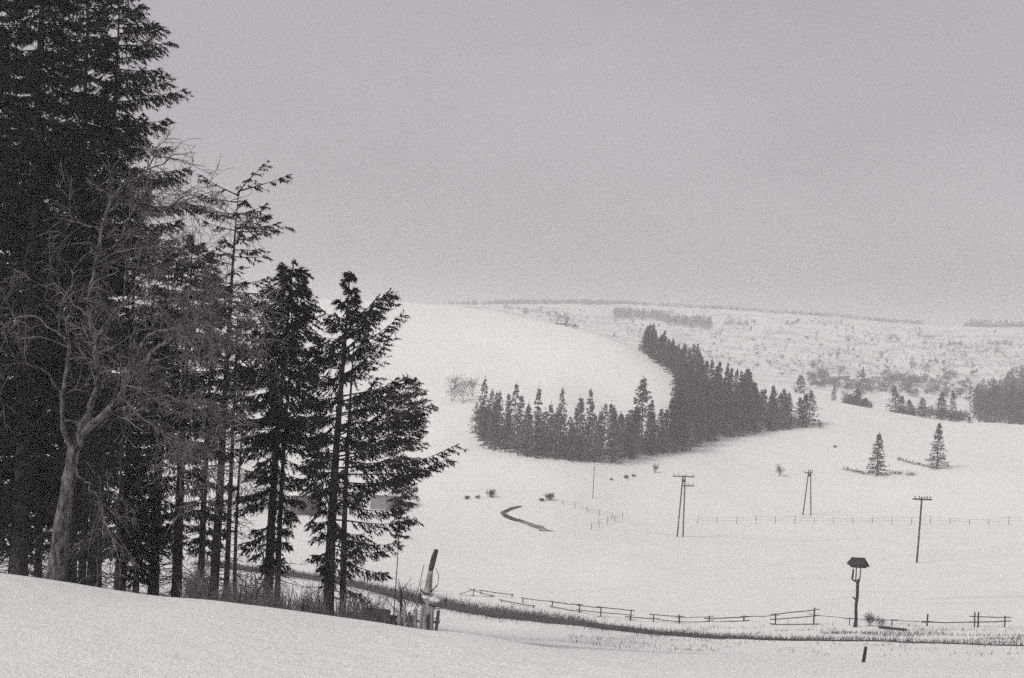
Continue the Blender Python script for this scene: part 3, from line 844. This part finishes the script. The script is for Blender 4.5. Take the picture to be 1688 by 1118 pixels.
# faint bare trees
for i, (px, py, hp, lb, st) in enumerate([(745, 662, 55, 'faint bare bushy tree on the snow slope left of the knoll wood', 4), (764, 665, 50, 'faint thin bare tree nearest the left end of the knoll wood', 3),
                                (778, 655, 40, 'small faint bare tree rising behind the left end of the knoll wood', 3)]):
    shrub(px, 0, hp, lb, 300+i, name='bare_tree', matn='twig', group='faint bare trees on the slope', stems=st, r=.06, spread=.3, kids=5, minr=.022, P=hit(px, py, 150), cat='tree')
shrub(783, 0, 16, 'solitary bare tree on the skyline at the knoll top', 305, name='bare_tree', matn='twig_dark', stems=3, r=.12, spread=.4, minr=.06, P=hit(783, 506.5, 300), cat='tree')
LB = []
for i in range(46):
    px = rw.uniform(790, 1320); P = hit(px, float(np.interp(px, fx, fy)) - rw.uniform(-3, 10), 150)
    lb = 'grey bare bush at the foot of the wood on the knoll'
    if i < 4:
        LB.append(shrub(0, 0, 40, lb, 340+i, matn='twig', group='bare bushes along the foot of the knoll wood', stems=7, r=.05, spread=.5, kids=4, minr=.03, P=P))
    else:
        k = rw.uniform(.5, 1.15); copy_tree(LB[i % 4], P, rw.uniform(0, 6.28), (k, k), lb)
GMB = 'low bushes on the meadow'
for i, (px, py, hp, lb, m_, st, sprd, r) in enumerate([
    (770, 823, 8, 'small dark bush left of the stream at the meadow edge', 'twig_dark', 14, 1.6, .03), (787, 822, 7, 'lowest small bush between the dark one and the round one left of the stream', 'twig_dark', 10, 1.4, .02),
    (809, 820, 16, 'round brownish bush left above the stream bend', 'twig_dark', 16, .9, .025),
    (905, 825, 16, 'dark bush on a hump right above the stream bend', 'twig_dark', 16, 1.1, .03), (893, 826, 7, 'low dark bush touching the hump bush on its left', 'twig_dark', 14, 1.8, .03),
    (1008, 792, 5, 'first tiny bush in the row below the knoll wood', 'twig_dark', 8, 1.3, .03), (1032, 789, 8, 'second tiny bush in the row below the knoll wood', 'twig_dark', 10, 1.2, .03),
    (1045, 786, 6, 'third tiny bush in the row below the knoll wood', 'twig_dark', 8, 1.2, .03), (1080, 779, 16, 'upright thin bush right end of the row below the knoll wood', 'twig_dark', 6, .4, .03),
    (1285, 785, 22, 'faint grey bush between the two double-legged power poles', 'twig', 9, .5, .02), (1376, 738, 5, 'tiny low bush on the slope left of the lone spruces', 'twig_dark', 10, 1.6, .04),
    (1352, 706, 16, 'grey bush at the right foot of the knoll wood', 'twig', 10, .8, .02),
    (1432, 1032, 26, 'bare bush at the foot of the roofed post', 'twig', 14, .8, .008), (1450, 1033, 18, 'smaller bare bush right of the one beside the roofed post', 'twig', 10, .9, .008)]):
    shrub(px, 0, hp, lb, 320+i, matn=m_, group=GMB, stems=st, r=r, spread=sprd, kids=3, minr=.014 if py < 900 else .006, P=hit(px, py, 60))
# dark brush strips near the lone spruces
for i, (x0, y0, x1, y1, lb, n) in enumerate([(1392, 774, 1430, 783, 'low dark brush strip left of the left lone spruce', 26), (1478, 757, 1545, 774, 'low dark brush strip running up to the right lone spruce', 40),
                                         (1468, 782, 1486, 783, 'thin dark brush patch right of the left lone spruce', 10), (1495, 784, 1508, 784, 'small dark clump between the two lone spruces', 9)]):
    P0 = hit(x0, y0, 150); P1 = hit(x1, y1, 150); G = Geo(); rg = np.random.default_rng(400+i)
    O, D = [], []
    c = (P0 + P1)/2
    for k in range(n*9):
        p = P0 + (P1 - P0)*rg.random() + rg.normal(0, .35, 3); p[2] = ground(p[0], p[1]) + abs(rg.normal(0, .22))
        O.append(p - c); D.append(nrm(rg.normal(0, .6, 3) + [0, 0, .8]))
    G.tris(sprigs(O, D, np.full(len(O), .2), 1, .4, .14, .4, -.1, rg))
    o = G.build('brush', M['twig_dark']); o.location = Vector(c.tolist()); tag(o, lb, 'brush', 'brush strips by the lone spruces')

# ------------------------------------------------------------------ fences
def seg(G, a, b, r, sides=5, sag=0.0, jit=0.0, rg=None):
    t = np.linspace(0, 1, 6)[:, None]
    P = np.asarray(a)*(1-t) + np.asarray(b)*t; P[:, 2] -= sag*4*(t*(1-t))[:, 0]
    if jit: P[1:-1] += (rg or rng).normal(0, jit, (4, 3))
    G.tube(P, np.linspace(r, r*.85, 6), sides)

def rail_fence(posts, rails, label, seed, group='broken pole fences along the lane', post_r=.05, rail_r=.036, hgt=1.15, name='rail_fence'):
    """posts: picture feet (px, py); rails: (i, height, j, height) between posts; the poles are real logs standing on the ground"""
    rg = np.random.default_rng(seed)
    B = [hit(px, py, 60) for px, py, *_ in posts]
    o = np.array(B[0]); e = empty(name, o, label, 'fence', group)
    for (px, py, hh, tilt), b in zip(posts, B):
        if hh <= 0: continue
        G = Geo(); seg(G, b - o - [0, 0, .3], b - o + [tilt, 0, hh], post_r*rg.uniform(.9, 1.15), 6)
        G.build('post', M['wood'], e, smooth=True)
    for i, h0, j, h1 in rails:
        d = nrm(B[j] - B[i])*.35
        G = Geo(); seg(G, B[i] - o + [0, -.06, h0] - d, B[j] - o + [0, -.06, h1] + d, rail_r*rg.uniform(.85, 1.15), 5, .03, .015, rg)
        G.build('rail', M['wood'], e, smooth=True)
    return e
rail_fence([(762, 981, .0, 0), (779, 983, .62, .1), (809, 984, .15, 0)], [(0, .1, 1, .6), (1, .6, 2, .1), (0, .02, 2, .05)], 'collapsed fence piece shaped like a low triangle, left end of the lane fence', 1)
rail_fence([(793, 980, .3, 0), (843, 986, .32, .05)], [(0, .35, 1, .3)], 'single low rail right behind the collapsed triangle', 2)
rail_fence([(826, 993, .2, 0), (879, 1003, .25, 0)], [(0, .2, 1, .2)], 'single low pole rail lying near the bank left of centre', 3)
rail_fence([(862, 994, .4, 0), (910, 1002, .5, 0), (955, 1010, .55, 0)], [(0, .4, 1, .45), (1, .45, 2, .6), (1, .12, 2, .1)], 'long sagging pole fence in the middle, its left stretch', 4)
rail_fence([(955, 1010, .5, 0), (990, 1017, .7, 0), (1039, 1022, .7, .04)], [(0, .5, 1, .7), (1, .7, 2, .68), (0, .2, 2, .36), (1, .02, 2, .02)], 'long sagging pole fence with three rails, its right stretch', 5)
rail_fence([(1039, 1024, .4, 0), (1077, 1025, .5, 0), (1120, 1028, .6, -.05)], [(0, .3, 1, .22), (1, .22, 2, .14), (1, .5, 2, .5)], 'low two rail fence with a short upright at its right end, left of the gap', 6)
rail_fence([(1169, 1025, .35, 0), (1226, 1024, .38, 0)], [(0, .26, 1, .3), (0, .02, 1, .06)], 'short low fence piece with two rails between the gaps', 7)
rail_fence([(1278, 1030, .72, 0), (1341, 1030, 1.08, .02)], [(0, .68, 1, 1.02), (0, .36, 1, .62), (0, .08, 1, .06)], 'three rail fence panel rising to the right, left of the roofed post', 8)
rail_fence([(1226, 1024, 0, 0), (1278, 1030, 0, 0)], [(0, .3, 1, .66)], 'thin single rail sloping up to the three rail panel', 9, rail_r=.025)
rail_fence([(1528, 1032, .75, .02), (1606, 1034, .95, 0), (1612, 1034, .95, 0), (1656, 1034, .7, 0)], [(0, .25, 1, .35), (1, .35, 3, .4), (1, .7, 3, .62)], 'pole fence with a double post, rightmost along the lane', 10)
rail_fence([(1120, 1028, .45, 0), (1169, 1025, .4, 0)], [(0, .42, 1, .36), (0, .15, 1, .08)], 'thin two rail stretch of the lane fence in the gap left of the short piece', 11, rail_r=.022)
rail_fence([(1341, 1030, 0, 0), (1400, 1031, .5, 0), (1470, 1032, .45, 0), (1528, 1032, 0, 0)], [(0, .7, 1, .45), (1, .45, 2, .4), (2, .4, 3, .3)], 'thin single rail of the lane fence passing behind the roofed post', 12, rail_r=.022, post_r=.035)
G = Geo(); a = hit(1449, 1037, 60); b = hit(1494, 1041, 60); c = (a+b)/2
seg(G, a - c + [0, 0, .12], b - c + [0, 0, .1], .085, 6); o = G.build('fallen_rail', M['wood_dark']); o.location = Vector(c.tolist())
tag(o, 'dark pole lying on the snow right of the roofed post', 'pole')

def wire_fence(pixels, hgt, label, seed, r=.045, wires=2):
    rg = np.random.default_rng(seed); B = [hit(px, py, 120) for px, py in pixels]; o = np.array(B[0])
    e = empty('wire_fence', o, label, 'fence', 'low post fences across the meadow')
    tops = []
    for b in B:
        h = hgt*rg.uniform(.75, 1.2); G = Geo(); t = b - o + [rg.normal(0, .06), 0, h]
        seg(G, b - o - [0, 0, .2], t, r, 5); G.build('post', M['wood'], e); tops.append((b - o, h))
    for k in range(wires):
        for (p, h), (q, h2) in zip(tops[:-1], tops[1:]):
            G = Geo(); seg(G, p + [0, 0, h*(.9 - .4*k)], q + [0, 0, h2*(.9 - .4*k)], .016, 3, .06); G.build('wire', M['wood'], e)
wire_fence([(x, 863 + (x-1150)*.004) for x in range(1150, 1700, 32)], 1.25, 'long low post fence across the valley floor behind the power poles', 1)
wire_fence([(975, 874), (988, 869), (1001, 864), (1013, 859), (1026, 855)], 1.1, 'short post fence climbing to the right beside the stream', 2)
wire_fence([(928, 832), (948, 838), (968, 844), (988, 850), (1008, 855)], .9, 'post fence slanting down from the hump bush', 3)

# ------------------------------------------------------------------ power poles
def insulators(e, pts_):
    for p in pts_:
        G = Geo()
        G.tube([p, p + [0, 0, .1], p + [0, 0, .12], p + [0, 0, .24], p + [0, 0, .3]], [.02, .02, .07, .09, .04], 6)
        G.build('insulator', M['iron'], e, smooth=True)
def a_pole(pl, pr, top_py, label, arms, seed):
    A = hit(*pl, dmin=100); s = float(A @ FWD)/FPX
    B = A + np.array([(pr[0]-pl[0])*s, 0, 0]); B[2] = ground(B[0], B[1])
    c = (A + B)/2; c[2] = A[2]; h = (pl[1] - top_py)*s
    e = empty('power_pole', c, label, 'pole', 'wooden power poles on the meadow')
    lean = .02*h
    for b, sg in ((A, -1), (B, 1)):
        G = Geo(); seg(G, b - c - [0, 0, .6], np.array([sg*.16 + lean, 0, h]), .11, 8); G.build('leg', M['wood'], e, smooth=True)
    for (z, x0, x1, ins) in arms:
        G = Geo(); zz = h - z*s
        G.box([(x0+x1)/2*s + lean, -.2, zz], [(x1-x0)*s, .13, .15]); G.build('crossarm', M['wood_dark'], e)
        insulators(e, [np.array([x*s + lean, -.2, zz + .1]) for x in ins])
    G = Geo(); G.box([lean*.9, .0, h - 9*s], [.5, .26, .4]); G.build('brace', M['wood_dark'], e)
a_pole((1116, 885), (1126, 886), 783, 'double-legged power pole with two crossarms in mid meadow', [(2, -19, 17, [-17, -9, 4, 15]), (17, -4, 17, [-2, 7, 15])], 1)
a_pole((1323, 849), (1337, 850), 774, 'thinner double-legged power pole farther back with one short crossarm', [(5, -9, 5, [-8, 4])], 2)
A = hit(1511, 928, 100); s = float(A @ FWD)/FPX; h = (928 - 819)*s
e = empty('power_pole', A, 'single power pole with one crossarm, leaning slightly right, near the right edge', 'pole', 'wooden power poles on the meadow')
G = Geo(); seg(G, (0, 0, -.6), (.035*h, 0, h), .12, 8); G.build('pole', M['wood'], e, smooth=True)
G = Geo(); G.box([.034*h, -.2, h - .25], [31*s, .14, .17]); G.build('crossarm', M['wood_dark'], e)
insulators(e, [np.array([.034*h + x*s, -.2, h - .17]) for x in (-12, -5, 4, 8, 13)])
A = hit(977, 822, 100); s = float(A @ FWD)/FPX
e = empty('power_pole', A, 'thin plain pole without crossarm below the middle of the knoll wood', 'pole', 'wooden power poles on the meadow')
G = Geo(); seg(G, (0, 0, -.4), (.05, 0, 54*s), .07, 6); G.build('pole', M['wood'], e, smooth=True)

# ------------------------------------------------------------------ roofed post
A = hit(1410, 1034, 60); s = float(A @ FWD)/FPX; px1 = s
h = 116*s
e = empty('roofed_post', A, 'tall crooked wooden post carrying a small gabled roof on two struts', 'post')
G = Geo()
P = np.array([[0, 0, -.4], [0, 0, .1], [.02, 0, 14*s], [-.02, 0, 34*s], [.03, 0, 52*s], [.02, 0, 70*s], [.06, 0, 79*s]])
G.tube(smooth(P, 3), np.interp(np.linspace(0, 1, 19), [0, .2, .35, 1], [.15, .13, .095, .1]), 8)
G.build('post', M['wood_dark'], e, smooth=True)
for z, sg, L in ((48, -1, 7), (77, -1, 9), (77, 1, 4)):
    G = Geo(); seg(G, (0, 0, z*s - .12), (sg*L*s, -.05, z*s + .06), .055, 5); G.build('bracket', M['wood_dark'], e)
for x0, x1 in ((-7, -2), (4.5, 5.5)):
    G = Geo(); seg(G, (x0*s*.4 if x0 < 0 else x0*s*.8, 0, 76*s), (x1*s - .02, 0, 104*s), .042, 5); G.build('strut', M['wood'], e)
G = Geo(); seg(G, (-9*s, -.05, 79*s), (-7.6*s, -.05, 96*s), .07, 5); G.build('hanging_board', M['wood_dark'], e)
G = Geo()    # hipped roof: solid, thick eaves
zb, zt = 102*s, 115*s
b_ = [(-15.5*s, -.45), (15.5*s, -.45), (15.5*s, .45), (-15.5*s, .45)]; t_ = [(-11*s, -.04), (10.5*s, -.04), (10.5*s, .04), (-11*s, .04)]
V = [[x, y, zb] for x, y in b_] + [[x, y, zb + .06] for x, y in b_] + [[x, y, zt] for x, y in t_]
F = [[3, 2, 1, 0]] + [[i, (i+1) % 4, 4 + (i+1) % 4, 4+i] for i in range(4)] + [[4+i, 4 + (i+1) % 4, 8 + (i+1) % 4, 8+i] for i in range(4)] + [[8, 9, 10, 11]]
G.add(V, F); G.build('roof', M['wood_dark'], e)
G = Geo(); G.box([0, 0, zb - .07], [24*s, .5, .08]); G.build('ceiling_board', M['wood'], e)

# small markers
def stake(px, py, hp, label, r, dmin, head=False, tilt=0):
    P = hit(px, py, dmin); s = float(P @ FWD)/FPX; hh = hp*s
    e = empty('marker_post', P, label, 'post')
    G = Geo(); G.tube([(0, 0, -.3), (0, 0, 0), (tilt*.5, 0, hh*.5), (tilt, 0, hh)], [r*1.1, r, r*.9, r*.8], 7); G.build('post', M['wood_dark'], e, smooth=True)
    if head:
        G = Geo(); G.tube([(tilt, 0, hh - .12), (tilt, 0, hh - .08), (tilt, 0, hh + .04), (tilt, 0, hh + .1)], [.05, .12, .12, .05], 8); G.build('cap', M['wood_dark'], e, smooth=True)
stake(1423, 1092, 26, 'short dark stake in the snow on the near side of the lane', .05, 12, tilt=.05)
stake(734, 1003, 15, 'short knobbed marker post at the left end of the dark bank', .06, 60, True)

# ------------------------------------------------------------------ leaning snag, boards and logs at the end of the crest
P = place(697, 38); s = float(P @ FWD)/FPX; by = project(P)[1]
e = empty('broken_snag', P, 'pale upright dead trunk with darker broken top, standing at the end of the front crest', 'dead tree')
def q(px, py, dy=0): return np.array([(px - 697)*s, dy, (by - py)*s])
M['frosted'] = mat('frosted_wood', g(.5, .01), g(.16, .02), 6, bump=.5, stretch=(1, 1, .4))
G = Geo(); G.tube(smooth(np.array([q(700, by+14), q(701, 1015), q(702, 985), q(703, 960), q(705, 940)])), np.interp(np.linspace(0, 1, 17), [0, .4, .7, 1], [.2, .15, .11, .075]), 9)
G.build('trunk', M['frosted'], e, smooth=True)
G = Geo(); G.tube(smooth(np.array([q(704.5, 942), q(707, 930), q(709.5, 918), q(713, 905)])), np.interp(np.linspace(0, 1, 13), [0, .2, .7, 1], [.06, .085, .08, .062]), 8)
G.build('broken_top', M['wood'], e, smooth=True)
for path, r in (([(714, 935), (719, 948), (718, 958), (716, 966)], .012), ([(717, 962), (713, 968), (707, 974)], .02), ([(676, 1000), (686, 970), (694, 930)], .012), ([(690, 970), (696, 976), (706, 978)], .03), ([(688, 985), (698, 993), (716, 998)], .025)):
    G = Geo(); PP = smooth(np.array([q(x, y, -.12) for x, y in path])); G.tube(PP, np.linspace(r*.7, r, len(PP)), 5); G.build('branch', M['bark'], e, smooth=True)
G = Geo()
for cx_, cy_, rx, rz in ((700, 984, 8, 4.5), (709, 987, 8, 6), (716, 989, 6, 4)):
    pp = [q(cx_, cy_ + rz*k) for k in (1, .7, .2, -.3, -.75, -1)]
    G.tube(pp, np.array([.05, .7, 1, .95, .6, .05])*rx*s, 9)
G.build('snow_clump', M['snow_cap'], e, smooth=True)

P = place(690, 35); s = float(P @ FWD)/FPX; by = project(P)[1]
e = empty('board_fence', P, 'patch of weathered upright grey boards behind the crest below the snag', 'fence')
rgf = np.random.default_rng(8)
for i in range(10):
    x = (658 + i*6.6 - 690)*s; top = (by - (1008 - 8*math.sin(i*1.7)) )*s
    G = Geo(); G.box([x, rgf.normal(0, .03), top/2 - .2], [.09, .03, top + .4], rgf.normal(0, .05), tilt=Matrix.Rotation(rgf.normal(0, .05), 3, 'Y')); G.build('board', M['wood'] if i in (2, 7, 9) else M['boards'], e)
for z in (.25, .55):
    G = Geo(); G.box([-.05, .05, (by - 1020)*s*z*1.6], [1.2, .04, .07]); G.build('rail', M['boards'], e)

P = place(622, 36); s = float(P @ FWD)/FPX; by = project(P)[1]; hz = (by - 1030)*s
e = empty('log_pile', P, 'dark heap of stacked logs lying behind the crest right of the rightmost spruce', 'log pile')
for i, (x, z, L) in enumerate([(-.05, 0, 1.0), (.1, .17, .9), (0, .34, 1.1), (-.1, .5, .8)]):
    for y in (0, .24):
        G = Geo(); seg(G, (x - L/2, y, hz + z - .18), (x + L/2, y, hz + z - .2), .1, 8); G.build('log', M['bark'] if i % 2 else M['bark_dark'], e, smooth=True)

# ------------------------------------------------------------------ farm buildings glimpsed through the trunks
def house(px, d, w_px, wall_px, roof_px, depth, label, wall, roof, name='hut', rz=0.0, win=2, door=True, over=.3):
    P = place(px, d); s = float(P @ FWD)/FPX
    w, hw, hr = w_px*s, wall_px*s, roof_px*s
    e = empty(name, P, label, 'building', 'farm buildings behind the trees', rz)
    G = Geo(); D = depth
    V = [[-w/2, -D/2, -1], [w/2, -D/2, -1], [w/2, D/2, -1], [-w/2, D/2, -1], [-w/2, -D/2, hw], [w/2, -D/2, hw], [w/2, D/2, hw], [-w/2, D/2, hw], [-w/2, 0, hw+hr], [w/2, 0, hw+hr]]
    G.add(V, [[0, 1, 5, 4], [2, 3, 7, 6], [1, 2, 6, 9, 5], [3, 0, 4, 8, 7]]); G.build('wall', M[wall], e)
    G = Geo(); a, b = w/2 + over, D/2 + over; th = .28; k = hr/(D/2)*over
    V = []
    for z in (0.02, th):
        V += [[-a, -b, hw - k + z], [a, -b, hw - k + z], [a, 0, hw + hr + z], [-a, 0, hw + hr + z], [a, b, hw - k + z], [-a, b, hw - k + z]]
    G.add(V, [[6, 7, 8, 9], [9, 8, 10, 11], [0, 3, 2, 1], [3, 5, 4, 2], [0, 1, 7, 6], [4, 5, 11, 10], [1, 2, 8, 7], [2, 4, 10, 8], [3, 0, 6, 9], [5, 3, 9, 11]])
    G.build('roof', M[roof], e)
    for i in range(win):
        x = -w/2 + w*(i + .5)/(win + (1 if door else 0))
        G = Geo(); G.box([x, -D/2 - .02, hw*.55], [.8, .1, .9]); f = G.build('window', M['wood_dark'], e)
        G = Geo(); G.box([x, -D/2 - .08, hw*.55], [.62, .03, .72]); G.build('pane', M['water'], f)
    if door:
        G = Geo(); G.box([w/2 - w*.18, -D/2 - .03, .95], [.95, .1, 1.95]); G.build('door', M['wood_dark'], e)
house(504, 188, 44, 34, 11, 4.2, 'small dark walled hut with thick snow on its roof, between two spruce trunks', 'wood', 'snow_cap', win=0)
house(638, 198, 48, 24, 10, 5.0, 'long low board barn with snowy roof behind the rightmost spruce', 'boards', 'snow_cap', name='barn', win=0, door=False, rz=-.05)
for i, (px, d, hp, lb) in enumerate([(402, 196, 34, 'dark bushy shrub seen between the pole-like trunks'), (430, 194, 30, 'dark low shrub left of the bushy spruce trunks far behind'), (466, 196, 34, 'dark shrub beside the snow roofed hut on its left'), (560, 205, 26, 'dark shrub beyond the hut, behind the rightmost spruce trunk')]):
    P = place(px, d); sc = float(P @ FWD)/FPX
    T, C = blob_tree(np.random.default_rng(500+i), hp*sc, 2.3, 520, .5, .16)
    e = empty('shrub', P, lb, 'shrub', 'dark shrubs around the hut'); T.build('trunk', M['twig_dark'], e); C.build('crown', M['twig_dark'], e)

# ------------------------------------------------------------------ haze, sky, sun
hb = Geo(); hb.box([0, 0, -5], [4600, 4600, 110])
hm = bpy.data.materials.new('haze'); hm.use_nodes = True
nt = hm.node_tree; nt.nodes.clear()
out = nt.nodes.new('ShaderNodeOutputMaterial'); pv = nt.nodes.new('ShaderNodeVolumePrincipled')
pv.inputs['Color'].default_value = (.97, .965, .975, 1); pv.inputs['Density'].default_value = .00075
nt.links.new(pv.outputs[0], out.inputs['Volume'])
tag(hb.build('haze', hm), 'thin winter haze lying over the whole valley', None, None, 'stuff')
print('ground z range', ZG.min(), ZG.max())

SUN_EL, SUN_AZ = 42.0, -125.0      # behind and to the left of the camera
w = bpy.data.worlds.new('World'); scene.world = w; w.use_nodes = True
nt = w.node_tree; bg = nt.nodes['Background']
sky = nt.nodes.new('ShaderNodeTexSky'); sky.sky_type = 'NISHITA'; sky.sun_disc = False
sky.sun_elevation = R_(SUN_EL); sky.sun_rotation = R_(SUN_AZ); sky.dust_density = 4; sky.air_density = 1.5
bw_ = nt.nodes.new('ShaderNodeRGBToBW'); nt.links.new(sky.outputs[0], bw_.inputs[0])
mx = nt.nodes.new('ShaderNodeMix'); mx.data_type = 'RGBA'; mx.inputs['Factor'].default_value = .8
nt.links.new(bw_.outputs[0], mx.inputs['A']); mx.inputs['B'].default_value = (3.35, 3.23, 3.36, 1)
tcw = nt.nodes.new('ShaderNodeTexCoord'); cn = nt.nodes.new('ShaderNodeTexNoise'); cn.inputs['Scale'].default_value = 3.0; cn.inputs['Detail'].default_value = 5
mpw = nt.nodes.new('ShaderNodeMapping'); mpw.inputs['Scale'].default_value = (1, 1, 2.5); nt.links.new(tcw.outputs['Generated'], mpw.inputs['Vector']); nt.links.new(mpw.outputs[0], cn.inputs['Vector'])
cr = nt.nodes.new('ShaderNodeMapRange'); nt.links.new(cn.outputs['Fac'], cr.inputs[0])
for i_, v_ in enumerate((.3, .7, .93, 1.07)): cr.inputs[i_+1].default_value = v_
ml = nt.nodes.new('ShaderNodeVectorMath'); ml.operation = 'SCALE'; nt.links.new(mx.outputs['Result'], ml.inputs[0]); nt.links.new(cr.outputs[0], ml.inputs['Scale'])
nt.links.new(ml.outputs[0], bg.inputs['Color']); bg.inputs['Strength'].default_value = .1
sd = bpy.data.lights.new('sun', 'SUN'); sd.energy = 1.5; sd.angle = R_(16); sd.color = (1, .975, .93)
so = bpy.data.objects.new('sun', sd); COL.objects.link(so)
a, el = R_(SUN_AZ), R_(SUN_EL)
dirv = Vector((math.sin(a)*math.cos(el), math.cos(a)*math.cos(el), math.sin(el)))
so.rotation_euler = dirv.to_track_quat('Z', 'Y').to_euler()

vs = scene.view_settings
vs.view_transform = 'Standard'; vs.look = 'None'; vs.exposure = .39; vs.gamma = 1; vs.use_curve_mapping = False
scene.display_settings.display_device = 'sRGB'
scene.render.engine = 'CYCLES'
cy = scene.cycles
cy.max_bounces = 6; cy.diffuse_bounces = 3; cy.glossy_bounces = 2; cy.transmission_bounces = 2; cy.volume_bounces = 1
cy.use_denoising = False
cy.use_adaptive_sampling = True; cy.adaptive_threshold = .7; cy.adaptive_min_samples = 16
